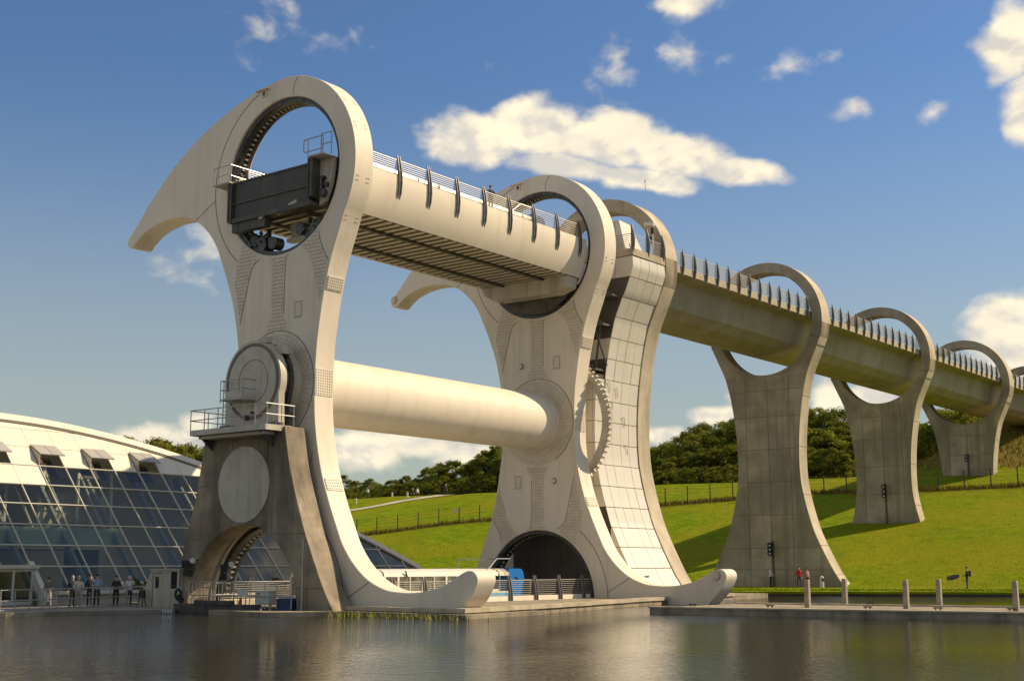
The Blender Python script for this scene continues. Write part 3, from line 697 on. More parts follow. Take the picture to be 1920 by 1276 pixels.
for s in (1, -1):
    h = MB(); h.box(-1.85 * 1, -.05, 17.02, -1.42, .01, 17.42); h.k = 1; h.box(-1.74, -.06, 17.1, -1.56, -.049, 17.34); h.k = 0; h.box(-2.25, -.22, 17.42, -1.2, .0, 17.47)
    hatch_ms.append(('eye_hatch', MB().add([(x * s, y, z * s) for x, y, z in h.v], h.f)))
    hatch_ms[-1][1].mi = h.mi
    h2 = MB(); h2.box(1.38, -.018, 3.62, 2.0, .0, 4.55); h2.k = 1
    for i in range(5):
        for j in range(7):
            if i in (0, 4) or j in (0, 6): h2.box(1.40 + i * .13, -.03, 3.64 + j * .14, 1.45 + i * .13, -.017, 3.69 + j * .14)
    m2 = MB(); m2.add([(x * s, y, z * s) for x, y, z in h2.v], h2.f); m2.mi = h2.mi
    hatch_ms.append(('access_hatch', m2))
knob_ms = []
for s in (1, -1):
    k_ = MB(); k_.bar((-1.40 * s, -.16, 4.08 * s), (-1.40 * s, .0, 4.08 * s), .17, 14); k_.k = 1; k_.bar((-1.40 * s, -.02, 4.08 * s), (-1.40 * s, .0, 4.08 * s), .22, 16); knob_ms.append(k_)
# bolted plates on the sun-side rims
edge_ms = []
def rim(z):
    x = lerp_tab(RIGHT, z); dz = .15; x1 = lerp_tab(RIGHT, z + dz); x0 = lerp_tab(RIGHT, z - dz)
    t = Vector((x1 - x0, 0, 2 * dz)).normalized(); n = Vector((t.z, 0, -t.x)); return Vector((x, 0, z)), n, t
for z, hh, y0, y1 in ((5.35, .75, .13, 1.30), (0.0, 1.5, .06, 1.38), (-5.55, .68, .13, 1.30), ):
    for s in (1, -1):
        p_, n_, t_ = rim(z); m3 = Matrix((n_, Vector((0, 1, 0)), t_)).transposed()
        e = MB(); e.obox(tuple(p_ + n_ * .012 + Vector((0, (y0 + y1) / 2, 0))), .06, y1 - y0, hh, m3); e.k = 1
        nr = max(4, int(hh / .14))
        for i in range(nr):
            for j in range(8):
                e.obox(tuple(p_ + n_ * .05 + t_ * ((i + .5) / nr - .5) * hh * .95 + Vector((0, y0 + (y1 - y0) * (j + .5) / 8, 0))), .03, .055, .055, m3)
        m2 = MB(); m2.add([(x * s, y, zz_ * s) for x, y, zz_ in e.v], e.f); m2.mi = e.mi; edge_ms.append(m2)
dots = MB()
for z in (15.6, 10.9, 8.8, 14.0):
    for s in (1, -1):
        p_, n_, t_ = rim(z); m3 = Matrix((n_, Vector((0, 1, 0)), t_)).transposed()
        for yy in (.3, 1.1):
            for dy in (-.07, .07):
                for dt in (-.12, .12):
                    q = p_ + n_ * .005 + t_ * dt + Vector((0, yy + dy, 0)); v0 = len(dots.v)
                    dots.obox((q.x * s, q.y, q.z * s), .03, .06, .06, m3 if s == 1 else Matrix((-n_, Vector((0, 1, 0)), -t_)).transposed())
dots_m = dots.mesh('rim_bolts', 'bolt', BASE[wheel.name])
W0 = BASE[wheel.name]
em = [(e.mesh('rim_plate', ['paint', 'bolt'], W0)) for e in edge_ms]; hm = [(n, h.mesh(n, ['paint_plate', 'dark'], W0)) for n, h in hatch_ms]; km = [k.mesh('jacking_knob', ['paint_plate', 'seam'], W0, 40) for k in knob_ms]
tipk = []
for s in (1, -1):
    k_ = MB(); k_.bar((13.75 * s, -.10, -10.42 * s), (13.75 * s, .0, -10.42 * s), .26, 16); k_.bar((13.75 * s, -.14, -10.42 * s), (13.75 * s, -.1, -10.42 * s), .16, 12); k_.k = 1; k_.bar((13.75 * s, -.02, -10.42 * s), (13.75 * s, .0, -10.42 * s), .29, 18); tipk.append(k_.mesh('tip_cap', ['paint_plate', 'seam'], W0, 40))
for yy, lab in ((0.0, 'near hooked white arm'), (YB, 'far hooked white arm, standing in front of the panelled tower')):
    a = put('axe_arm', arm_mesh, wheel, (0, yy, 0), lab)
    for nm, me in [('hole_track', q) for q in track_ms] + [('track_pins', q) for q in pins_ms] + [('panel_seam', q) for q in seam_ms] + [('rim_bolts', dots_m)] + face_meshes + hm + [('rim_plate', e) for e in em]:
        o = put(nm, me, a)
        if nm in ('track_pins', 'rim_bolts'): o['kind'] = 'stuff'
    if yy:
        for k in km: put('jacking_knob', k, a)
        for k in tipk: put('tip_cap', k, a)
mb = MB(); mb.lathe(0, 0, [(0, 1.2), (1.93, 1.2), (1.93, 24.4), (0, 24.4)], 96); mb.lathe(0, 0, [(1.93, 1.44), (1.99, 1.44), (1.99, 1.6), (1.93, 1.6)], 64); mb.lathe(0, 0, [(1.93, 24.0), (1.98, 24.0), (1.98, 24.23), (1.93, 24.23)], 64)
part('axle', mb, 'paint', wheel, smooth=30)
mb = MB()                                                           # big gear ring between the far arm and the tower
gp = []; NT = 76
for i in range(NT):
    for f, r in ((0.0, 4.66), (.22, 4.68), (.34, 4.93), (.66, 4.93), (.78, 4.68)):
        t = 2 * PI * (i + f) / NT; gp.append((r * math.cos(t), r * math.sin(t)))
gm = plate('gear_ring', [gp, circ(0, 0, 4.2, 72)], 26.02, 26.32, 'grey', wheel, .015)
put('gear_ring', gm, wheel)
mb = MB(); mb.lathe(0, 0, [(0, 25.7), (1.9, 25.7), (1.9, 28), (0, 28)], 48)
part('gear_hub', mb, 'paint_plate', wheel, smooth=40)

# ------------------------------------------------------------------ the gondolas hanging in the wheel
gon = thing('canal_gondola', 'long white water trough hanging in the top holes of the wheel, fins along its rail', 'gondola', (0, 12, 9.4))
zc = 12.0
for s in (1, -1):
    mb = MB(); angs = [math.radians(5 - 35.8 * i / 14) for i in range(15)]
    oo = [(s * 4.40 * math.cos(t), zc + 4.40 * math.sin(t)) for t in angs]; ii = [(s * 4.25 * math.cos(t), zc + 4.25 * math.sin(t)) for t in angs]
    mb.prism(oo + ii[::-1], 'y', .25, 24.1)
    part('curved_side', mb, 'paint', gon, smooth=25)
    mb = MB(); mb.box(min(s * 3.1, s * 3.25), .2, zc - 2.1, max(s * 3.1, s * 3.25), 24.1, zc + .36); part('trough_wall', mb, 'grey', gon)
    mb = MB(); mb.box(min(s * 3.25, s * 4.24), .25, zc + .26, max(s * 3.25, s * 4.24), 24.1, zc + .34); part('walkway', mb, 'grey', gon)
    for i in range(8):
        z = zc + .47 + i * .122; mb = MB(); mb.bar((s * 4.27, .3, z), (s * 4.27, 24.6, z), .016 if i < 7 else .028, 5); part('rail', mb, 'rail', gon)
mb = MB(); mb.box(-3.95, .25, zc - 1.9, 3.95, 24.1, zc - 1.75); part('trough_floor', mb, 'dark', gon)
mb = MB(); mb.box(-3.1, .25, zc - .12, 3.1, 24.0, zc - .1); part('trough_water', mb, 'water', gon)
bm_ = MB(); bm_.box(-3.62, -.15, -.36, 3.62, .15, -.30); bm_.box(-3.62, -.035, -.30, 3.62, .035, 0.0); bmesh_beam = bm_.mesh('cross_beam', 'grey')
gb = BASE[gon.name]
for i in range(31): put('cross_beam', bmesh_beam, gon, (0, .9 + i * .72 - gb[1], zc - 1.902 - gb[2]))
for x in (-1.75, 1.75):
    mb = MB(); mb.box(x - .12, .5, zc - 2.42, x + .12, 23.5, zc - 2.264); part('keel_beam', mb, 'dark', gon)
fin = MB()
for dy in (-.10, .10):
    pr = [(-.06, -.95), (.04, -.98), (.19, -.6), (.245, 0), (.22, .6), (.13, 1.15), (.02, 1.62), (-.03, 1.6), (.02, 1.1), (.07, .6), (.085, 0), (.05, -.5)]
    fin.prism(pr, 'y', dy - .028, dy + .028)
fin_m = fin.mesh('rail_fin', 'slate')
for s in (1, -1):
    for i in range(9):
        o = put('rail_fin', fin_m, gon, (s * 4.27 - gb[0], 2.5 + 2.6 * i - gb[1], zc - gb[2]))
        if s < 0: o.rotation_euler = (0, 0, PI)
# end gate towards the viewer
mb = MB(); mb.box(-3.3, -.62, zc - 2.15, 2.98, -.42, zc - .02); part('end_gate', mb, 'gate', gon, 'dark wet steel gate')
mb = MB(); mb.box(-3.3, -.70, zc - 1.32, 2.98, -.62, zc - 1.24); mb.box(-3.3, -.68, zc - .08, 2.98, -.62, zc + .02); part('gate_rib', mb, 'dark', gon)
for x0, x1, z0, z1 in ((-3.62, -3.3, zc - 2.35, zc + .02), (2.98, 3.36, zc - 1.95, zc + .28)):
    mb = MB(); mb.box(x0, -.8, z0, x1, .1, z1); mb.box(x0 + .05, -.86, z0 + .1, x0 + .12, -.8, z1 - .1); part('gate_post', mb, 'dark', gon)
mb = MB(); pl = [(3.36, zc + .2), (4.3, zc + .2)] + [(4.36 * math.cos(math.radians(t)), zc + 4.36 * math.sin(math.radians(t))) for t in range(2, -34, -4)] + [(3.36, zc - 2.4)]
mb.prism(pl, 'y', -.2, 0.05); part('end_plate', mb, 'grey', gon)
mb = MB(); pl = [(-3.62, zc - .0), (-4.3, zc + .05)] + [(-4.36 * math.cos(math.radians(t)), zc + 4.36 * math.sin(math.radians(t))) for t in range(0, -34, -4)] + [(-3.62, zc - 2.4)]
mb.prism(pl, 'y', -.2, 0.05); part('end_plate', mb, 'dark', gon)
mb = MB(); mb.box(3.3, -1.0, zc + .20, 4.35, .2, zc + .28); mb.box(-4.75, -1.0, zc - .03, -3.3, .2, zc + .05); part('end_platform', mb, 'grey', gon)
for pts in ([(2.85, -.9, 1.25), (2.75, -.9, 1.2), (2.75, -.9, .62), (2.85, -.9, .55), (4.3, -.9, .55)], [(2.8, -.9, 1.27), (4.25, -.9, 1.27)], [(3.7, -.5, .3), (3.7, -.5, 1.55), (4.5, -.5, 1.55), (4.5, -.5, .3)], [(3.1, -.9, .25), (3.1, -.9, 1.27)], [(4.25, -.9, .25), (4.25, -.9, 1.27)], [(3.7, -.5, .95), (4.5, -.5, .95)],
            [(-4.7, -.95, 0), (-4.7, -.95, 1.05), (-3.3, -.95, 1.05)], [(-4.7, -.95, .5), (-3.3, -.95, .5)], [(-4.2, -.95, 0), (-4.2, -.95, 1.05)], [(-3.9, -.4, .0), (-3.9, -.4, 1.3), (-3.9, 2.5, 1.3)], [(-3.9, -.4, .65), (-3.9, 2.5, .65)], [(-3.9, .9, 0), (-3.9, .9, 1.3)], [(-3.9, 2.2, 0), (-3.9, 2.2, 1.3)]):
    mb = MB(); mb.tube([(x, y, zc + z) for x, y, z in pts], .03, 6); part('hand_rail', mb, 'railblue', gon)
mb = MB(); mb.box(-3.5, -.75, zc - 2.42, 3.2, -.1, zc - 2.16); mb.box(-3.4, -.6, zc - 2.95, -.6, -.15, zc - 2.43); mb.box(-2.9, -.62, zc - 2.9, -2.84, -.6, zc - 2.45); mb.box(-1.9, -.62, zc - 2.9, -1.84, -.6, zc - 2.45); part('lower_beam', mb, 'dark', gon)
mb = MB(); mb.box(-.4, 1.2, zc - 3.3, 1.9, 1.45, zc - 2.45); mb.box(-.5, 1.0, zc - 3.62, 2.0, 1.5, zc - 3.42); part('cream_beam', mb, 'cream', gon)
mb = MB(); mb.bar((.3, -.45, zc - 2.32), (1.2, -.45, zc - 2.1), .17, 12); mb.bar((1.35, -.45, zc - 2.1), (2.0, -.45, zc - 1.95), .2, 12); mb.bar((-.85, -.72, zc - 2.35), (-.85, -.55, zc - 2.35), .2, 16); part('hydraulic_ram', mb, 'grey', gon, smooth=40)
mb = MB()
for z, r in ((-.9, .12), (-1.3, .1), (-1.75, .24)): mb.bar((3.75, -.45, zc + z), (3.75, -.2, zc + z), r, 14)
mb.box(3.6, -.35, zc - 1.7, 3.75, -.2, zc - .8); mb.box(3.95, -.4, zc - 1.45, 4.1, -.2, zc - 1.2); part('latch_gear', mb, 'machine', gon, smooth=40)
for yb in (.5, 24.85):
    for x, a in ((-1.75, 1), (2.35, -1)):
        mb = MB(); r0 = random.Random(int(x * 7 + yb))
        mb.bar((x, yb - .35, zc - 3.72), (x, yb + .35, zc - 3.72), .44, 20); mb.bar((x + .95 * a, yb - .3, zc - 3.5 + (.25 if abs(x) > 2 else -.25)), (x + .95 * a, yb + .3, zc - 3.5 + (.25 if abs(x) > 2 else -.25)), .36, 18); mb.bar((x - .6 * a, yb - .32, zc - 3.3), (x - .6 * a, yb + .32, zc - 3.3), .3, 16)
        for i in range(16):
            m3 = Matrix.Rotation(r0.uniform(-.8, .8), 3, 'Y'); mb.obox((x + r0.uniform(-.8, .9), yb + r0.uniform(-.45, .2), zc - r0.uniform(2.95, 3.75)), r0.uniform(.1, .45), r0.uniform(.1, .3), r0.uniform(.1, .4), m3)
        part('wheel_bogie', mb, 'machine', gon, smooth=35)
mb = MB(); mb.prism([(-3.75, zc - 2.3), (3.75, zc - 2.3), (3.6, zc - 3.0), (2.6, zc - 3.35), (-2.6, zc - 3.3), (-3.5, zc - 2.8)], 'y', 22.6, 23.9); part('end_box', mb, 'grey', gon)
mb = MB(); mb.lathe(0, zc, [(3.0, 24.1), (4.34, 24.1), (4.34, 24.16), (3.0, 24.16)], 40, math.radians(-150), math.radians(-30)); mb.box(-3.25, 24.0, zc - 2.2, 3.25, 24.12, zc); part('end_bulkhead', mb, 'dark', gon)
low = copy_tree(gon, None, (0, 0, -24))
low['label'] = 'lower white water trough at quay level with fins, holding the blue and white boat'
gon['group'] = low['group'] = 'gondolas of the boat lift'

# trip boats
boat = thing('trip_boat', 'white passenger boat with blue stern hood behind the hooked tip of the near arm', 'boat', (0, 11, -12.3), 'passenger boats in the gondolas')
mb = MB(); hp = [(-1.5, -12.3), (1.5, -12.3), (1.72, -11.75), (1.74, -11.4), (-1.74, -11.4), (-1.72, -11.75)]; mb.prism(hp, 'y', 2.6, 19.0); mb.prism([(x * .6, z) for x, z in hp], 'y', 1.6, 2.59); part('hull', mb, 'boat', boat)
mb = MB(); mb.box(1.74, 16.6, -12.0, 1.765, 18.9, -11.5); mb.box(-1.765, 3, -12.0, -1.74, 18.9, -11.5); part('hull_stripe', mb, 'boatsky', boat)
roof = [(-1.62, -10.42), (-1.55, -10.2), (-1.3, -10.05), (-.8, -9.98), (.8, -9.98), (1.3, -10.05), (1.55, -10.2), (1.62, -10.42)]
mb = MB(); mb.prism(roof, 'y', 3.0, 17.9); part('cabin_roof', mb, 'boat', boat, smooth=40)
mb = MB()
for s in (1, -1):
    mb.box(min(s * 1.55, s * 1.64), 3.0, -11.4, max(s * 1.55, s * 1.64), 17.9, -11.24)
    y = 3.0
    while y < 17.85: mb.box(min(s * 1.52, s * 1.66), y, -11.24, max(s * 1.52, s * 1.66), y + (.16 if int(round((y - 3) / 1.07)) % 2 else .07), -10.42); y += 1.07
part('cabin_side', mb, 'boat', boat)
for s in (1, -1):
    for i in range(14):
        y = 3.16 + i * 1.07
        if y + .9 > 17.9: continue
        mb = MB(); mb.box(min(s * 1.56, s * 1.6), y + .005, -11.235, max(s * 1.56, s * 1.6), y + .905, -10.43); part('window', mb, 'boatwindow', boat)
mb = MB(); mb.box(-1.5, 17.2, -11.4, 1.5, 17.3, -10.43); mb.box(-1.5, 3.05, -11.4, 1.5, 3.15, -10.43); mb.box(-1.4, 3.2, -11.41, 1.4, 17, -11.38); part('cabin_end', mb, 'innerbeam', boat)
mb = MB(); mb.prism(roof, 'y', 17.95, 18.5); part('roof_end', mb, 'cream', boat, smooth=40); mb = MB(); mb.prism([(x * 1.01, -10.4 + (z + 10.4) * 1.02) for x, z in roof], 'y', 18.51, 18.95); part('grey_awning', mb, 'flap', boat, smooth=40)
for y in (17.9, 18.95):
    mb = MB(); mb.tube([(1.66, y, -11.9), (1.66, y, -10.4), (1.5, y, -10.12), (1.0, y, -9.96)], .035, 6); part('awning_frame', mb, 'grey', boat)
mb = MB(); pr = [(18.97, -11.9), (20.5, -11.9), (20.55, -10.5), (20.45, -10.15), (20.2, -9.98), (18.97, -9.96)]; mb.prism(pr, 'x', -1.55, 1.6); part('stern_hood', mb, 'boatblue', boat)
mb = MB(); mb.box(1.602, 19.55, -10.62, 1.612, 19.75, -10.5); mb.box(1.602, 19.7, -10.68, 1.612, 19.9, -10.56); part('hood_badge', mb, 'black', boat)
mb = MB(); mb.tube([(1.2, 17.3, -10.0), (1.2, 18.2, -9.35), (1.2, 19.6, -9.35)], .035, 6); mb.tube([(-1.2, 17.2, -10.0), (-1.2, 17.2, -9.4), (1.2, 17.2, -9.4)], .03, 6); mb.tube([(-1.2, 17.2, -9.4), (-1.2, 19.6, -9.35), (1.2, 19.6, -9.35)], .03, 6); part('roof_frame', mb, 'railblue', boat)
mb = MB(); mb.tube([(1.4, 20.6, -11.6), (1.4, 20.6, -10.7), (1.4, 21.5, -10.7), (1.4, 21.5, -11.6)], .05, 6); mb.box(-1.3, 20.6, -12.0, 1.3, 21.6, -11.7); part('stern_rail', mb, 'frame', boat)
for s in (1,):
    mb = MB(); mb.tube([(1.63, 9.2, -10.42), (1.68, 9.0, -10.1)], .05, 6); mb.tube([(1.66, 7.2, -11.4), (1.66, 7.2, -10.5), (1.6, 7.2, -10.2), (1.3, 7.2, -10.04)], .03, 5); part('roof_strap', mb, 'seam', boat)
b2 = copy_tree(boat, None, (0, 2.6, 24.12)); b2['label'] = 'white boat floating in the upper gondola, glimpsed between its railing bars'

# ------------------------------------------------------------------ concrete pedestal of the near bearing
ped = thing('bearing_pedestal', 'weathered concrete pedestal with arch and grey disc carrying the near end of the axle', 'pedestal', (0, -1, -12.5))
Rr = spline([(2.82, -2.56), (2.99, -3.38), (3.22, -4.44), (3.58, -5.58), (4.0, -6.71), (4.55, -8.08), (5.2, -9.42), (5.85, -10.66), (6.35, -11.47), (7.1, -12.5)], 4)
Ll = spline([(-5.24, -12.5), (-5.24, -12.0), (-5.26, -10.6), (-5.06, -8.93), (-4.65, -7.57), (-4.17, -6.02), (-3.84, -4.38), (-3.5, -2.56)], 4)
Ar = spline([(4.12, -12.5), (4.07, -11.8), (3.97, -10.76), (3.64, -10.0), (3.1, -9.22), (2.31, -8.47), (1.4, -7.95), (.86, -7.72), (-.21, -7.65), (-1.27, -7.81), (-2.35, -8.24), (-3.3, -8.95), (-4.1, -10.2), (-4.55, -11.4), (-4.62, -12.5)], 3)
me = plate('pedestal_body', [Rr + Ar + Ll], -1.8, -.36, 'concrete_dark', ped, .03)
body = put('pedestal_body', me, ped)
mb = MB(); mb.bar((-.2, -1.86, -5.5), (-.2, -1.72, -5.5), 2.03, 64); part('round_cover', mb, 'grey', ped, 'large plain grey disc', smooth=40)
for a, b in (((-2.72, -2.7), (-2.66, -8.4)), ((-4.15, -5.5), (-2.15, -5.46)), ((-4.95, -8.36), (-2.64, -8.4)), ((2.0, -2.7), (2.06, -8.2)), ((1.9, -5.5), (3.5, -5.44)), ((2.1, -8.15), (4.6, -8.16)), ((4.0, -10.9), (5.9, -10.9)), ((-1.2, -2.7), (-1.25, -3.6)), ((.9, -2.7), (.9, -3.6))): mb = MB(); strip(mb, [a, b], .055, -1.806, -1.79); part('formwork_joint', mb, 'joint', ped)
for x0, z0, z1 in ((-1.7, -3.4, -2.6), (1.5, -4.3, -2.6), (2.35, -7.8, -2.8)):
    mb = MB(); mb.box(x0, -1.83, z0, x0 + .11, -1.8, z1); part('pilaster', mb, 'concrete_dark', ped)
mb = MB(); mb.bar((4.52, -1.84, -12.2), (4.52, -1.84, -8.4), .05, 6); part('drain_pipe', mb, 'grey', ped)
mb = MB(); mb.box(-3.35, -3.0, -2.72, 2.7, -.3, -2.56); mb.box(-3.35, -3.02, -2.82, 2.72, -2.98, -2.52); mb.box(2.68, -3.0, -2.82, 2.72, -1.2, -2.52); mb.box(-3.37, -3.0, -2.82, -3.33, -.3, -2.52); mb.box(-3.0, -2.7, -3.0, 2.2, -1.9, -2.82); part('platform', mb, 'grey', ped)
for x in (-2.9, 2.0):
    mb = MB(); mb.prism([(-1.82, -3.6), (-1.82, -2.85), (-2.8, -2.85)], 'x', x, x + .08); part('bracket', mb, 'dark', ped)
def railing(pts, hs, posts, r, parent, nm='hand_rail', mat='railblue'):
    for h in hs:
        mb = MB(); mb.tube([(x, y, z + h) for x, y, z in pts], r, 6); part(nm, mb, mat, parent)
    for x, y, z in posts:
        mb = MB(); mb.bar((x, y, z - .2), (x, y, z + hs[0]), r, 6); part('rail_post', mb, mat, parent)
zp = -2.54
railing([(-3.4, -.4, zp), (-3.4, -3.0, zp), (.95, -3.0, zp)], (1.1, .55), [(-3.35, -3, zp), (-2.2, -3, zp), (-1.1, -3, zp), (0, -3, zp), (.95, -3, zp), (-3.35, -1.8, zp), (-3.35, -.5, zp)], .028, ped)
railing([(.95, -3.0, zp), (2.7, -3.0, zp), (2.7, -1.0, zp)], (1.1, .55), [(1.9, -3, zp), (2.7, -2.9, zp), (2.7, -1.9, zp), (2.7, -1.05, zp)], .028, ped)
# bearing housing on the platform
hp_ = [(2.25 * math.cos(math.radians(t)), .05 + 2.25 * math.sin(math.radians(t))) for t in range(-20, 201, 8)] + [(-2.15, -2.56), (2.15, -2.56)]
mb = MB(); mb.prism(hp_, 'y', -1.62, -1.18); part('bearing_housing', mb, 'grey', ped, smooth=30)
mb = MB(); mb.prism([(x * .97, z * .97) for x, z in hp_[:-2]] + [(-1.6, -2.55), (1.6, -2.55)], 'y', -.86, -.6); part('rear_housing', mb, 'machine', ped, smooth=30)
mb = MB(); mb.lathe(0, .05, [(1.8, -1.17), (2.1, -1.0), (2.1, -.87), (1.8, -.87)], 48); part('bearing_gap', mb, 'machine', ped, smooth=40)
mb = MB(); mb.lathe(0, .05, [(1.95, -1.67), (2.08, -1.67), (2.08, -1.60), (1.93, -1.60)], 72, closed=True); part('seal_ring', mb, 'seam', ped, smooth=40)
mb = MB(); mb.lathe(0, .05, [(0, -1.66), (1.9, -1.66), (1.9, -1.6)], 72); part('bearing_cover', mb, 'grey', ped, smooth=40)
mb = MB(); mb.lathe(.1, .05, [(1.15, -1.675), (1.18, -1.675), (1.18, -1.655), (1.15, -1.655)], 48, closed=True); part('cover_seam', mb, 'seam', ped)
mb = MB(); mb.lathe(0, 0, [(1.88, -.61), (1.9, -.3), (2.15, -.02), (0.5, -.01)], 64); part('axle_cone', mb, 'cream', ped, smooth=50)
mb = MB(); mb.box(.55, -1.66, 2.1, 1.05, -1.2, 2.4); mb.box(1.3, -1.3, 1.45, 2.0, -.55, 1.9); part('lifting_lug', mb, 'grey', ped)
mb = MB(); mb.box(-1.5, -2.6, -1.0, .35, -1.68, -.92); mb.prism([(-1.05, -.93), (.3, -.93), (.3, -.55), (-1.05, -.55)], 'y', -2.6, -2.56); mb.prism([(-1.9, -.95), (-1.68, -1.6), (-1.68, -.95)], 'x', .0, .06); part('service_step', mb, 'grey', ped)
railing([(-1.5, -1.7, -.92), (-1.5, -2.55, -.92), (.35, -2.55, -.92), (.35, -1.7, -.92)], (1.0, .5), [(-1.5, -2.55, -.92), (-.6, -2.55, -.92), (.35, -2.55, -.92)], .024, ped, 'step_rail')
mb = MB(); mb.bar((-2.5, -1.5, -2.5), (-2.5, -1.5, .3), .03, 6); mb.bar((-2.2, -1.5, -2.5), (-2.2, -1.5, .3), .03, 6)
for i in range(7): mb.bar((-2.5, -1.5, -2.1 + .35 * i), (-2.2, -1.5, -2.1 + .35 * i), .02, 5)
part('ladder', mb, 'railblue', ped)
mb = MB(); mb.bar((-.3, -1.9, -1.9), (-.3, -1.65, -1.9), .16, 14); part('port_cap', mb, 'machine', ped, smooth=40)
mb = MB(); mb.bar((.15, -1.8, -1.7), (.15, -1.65, -1.7), .1, 12); part('port_cap', mb, 'machine', ped, smooth=40)
mb = MB(); mb.box(1.5, -1.9, -2.5, 2.2, -1.3, -2.3); part('grease_pump', mb, 'machine', ped)
mb = MB(); mb.box(-1.9, -2.2, -2.5, -1.2, -1.8, -2.3); part('grease_pump', mb, 'machine', ped)
# things standing at the foot of the pedestal
fl = thing('floodlight_bracket', 'black floodlights and loudspeaker on a bracket by the arch, left one', 'floodlight', (-4.1, -2.1, -9.7))
def flood(o, bx, tilt):
    x, y, z = BASE[o.name]
    mb = MB(); m3 = Matrix.Rotation(tilt, 3, 'Y'); mb.obox((x - .1, y - .1, z), .5, .3, .42, m3); mb.obox((x - .05, y - .05, z - .45), .42, .3, .36, m3); part('lamp_body', mb, 'black', o)
    mb = MB(); mb.bar((x + .25, y - .05, z + .12), (x + .5, y - .2, z + .2), .07, 10, .16); part('horn_speaker', mb, 'sign', o, smooth=40)
    mb = MB(); mb.bar((x, y, z + .22), (x + .5, y + .2, z + .24), .03, 6); mb.bar((x, y + .35, z), (x, y - .1, z), .03, 6); part('bracket_arm', mb, 'black', o)
flood(fl, 0, .1)
fl2 = thing('floodlight_bracket', 'dark floodlight and pale horn speaker inside the arch, right one', 'floodlight', (-2.2, -1.0, -9.9)); flood(fl2, 0, -.1)
bl = MB(); bl.prism([(5.5, -5.0), (.7, -4.6), (.4, -3.8), (1.2, -3.3), (7.6, -2.1)], 'z', -12.9, -11.98); single('pontoon_block', bl, 'quay', 'low concrete block lying in the water before the pedestal arch', 'concrete block')
bl = MB(); bl.prism([(-3.4, -3.6), (1.6, -3.2), (1.8, -2.2), (-3.2, -2.4)], 'z', -12.6, -11.75); bl.box(-1.9, -3.46, -11.75, .9, -3.1, -11.55); single('fender_pontoon', bl, 'dark', 'dark timber pontoon floating in front of the pedestal arch', 'pontoon')
cab = thing('control_cabinet', 'white control cabinet on legs behind the railing in the arch', 'cabinet', (1.35, -1.4, -12.2))
mb = MB(); mb.box(.85, -1.7, -11.75, 1.9, -1.2, -11.1); mb.box(.83, -1.72, -11.11, 1.92, -1.18, -11.07); part('cabinet_box', mb, 'sign', cab); mb = MB(); mb.box(1.0, -1.71, -11.25, 1.2, -1.699, -11.18); part('label_plate', mb, 'ink', cab)
for x in (1.0, 1.75): mb = MB(); mb.box(x - .04, -1.5, -12.2, x + .04, -1.4, -11.75); part('cabinet_leg', mb, 'frame', cab)
bn = thing('utility_box', 'dark blue plastic box standing on the right of the arch', 'box', (3.3, -1.5, -12.2))
mb = MB(); mb.prism([(2.75, -12.2), (3.85, -12.2), (3.9, -11.55), (2.7, -11.55)], 'y', -1.9, -1.1); part('box_body', mb, 'bin', bn); mb = MB(); mb.prism([(2.65, -11.55), (3.95, -11.55), (3.85, -11.42), (2.75, -11.42)], 'y', -1.95, -1.05); part('lid', mb, 'bin', bn)
mb = MB(); mb.bar((.62, -2.5, -11.9), (.62, -2.5, -11.55), .1, 10, .08); mb.bar((.62, -2.5, -11.55), (.62, -2.5, -11.45), .05, 8); mb.box(.5, -2.62, -11.93, .74, -2.38, -11.9); single('red_marker', mb, 'red', 'small red marker on the pontoon before the arch', 'marker')
ar = thing('arch_railing', 'pale metal railing with two bars across the foot of the arch', 'railing', (-1.5, -1.9, -12.0))
z0 = -11.95
for h in (1.32, .62):
    mb = MB(); mb.tube([(-4.5, -2.1, z0 + h - .2), (-4.1, -2.1, z0 + h), (4.0, -1.95, z0 + h)], .035, 6); part('rail', mb, 'rail', ar)
for i in range(17): mb = MB(); mb.bar((-4.1 + i * .31, -2.08, z0), (-4.1 + i * .31, -2.08, z0 + 1.32), .022 if i % 3 else .035, 6); part('baluster', mb, 'rail', ar)
for x in (1.9, 2.8, 3.9): mb = MB(); mb.bar((x, -1.98, z0), (x, -1.98, z0 + 1.32), .03, 6); part('baluster', mb, 'rail', ar)
mb = MB(); mb.box(-.05, -2.14, z0 + .58, .75, -2.10, z0 + .95); part('notice', mb, 'sign', ar)
lb = thing('lifebuoy_stand', 'coil of hoses and ladder hoops at the left foot of the arch', 'hoop ladder', (-4.4, -2.35, -12.2))
for x in (-4.75, -4.3):
    mb = MB(); mb.tube([(x, -2.4, -12.2), (x, -2.4, -11.2), (x + .1, -2.4, -10.95), (x + .35, -2.4, -10.9), (x + .45, -2.4, -11.1)], .035, 6); part('ladder_hoop', mb, 'railblue', lb)
mb = MB(); mb.lathe(-4.5, -11.3, [(.2, -2.5), (.3, -2.5), (.3, -2.4), (.2, -2.4)], 20, closed=True); mb.obox((-4.35, -2.45, -11.55), .5, .12, .3, Matrix.Rotation(.5, 3, 'Y')); part('hose_coil', mb, 'black', lb, smooth=40)
bt = thing('service_booth', 'small pale grey booth with slanted left side and a door beside the pedestal', 'booth', (-7.1, -1.2, -12.1))
mb = MB(); mb.prism([(-9.0, -12.15), (-7.78, -10.02), (-5.32, -9.97), (-5.3, -12.15)], 'y', -1.8, -.7); part('booth_shell', mb, 'grey', bt)
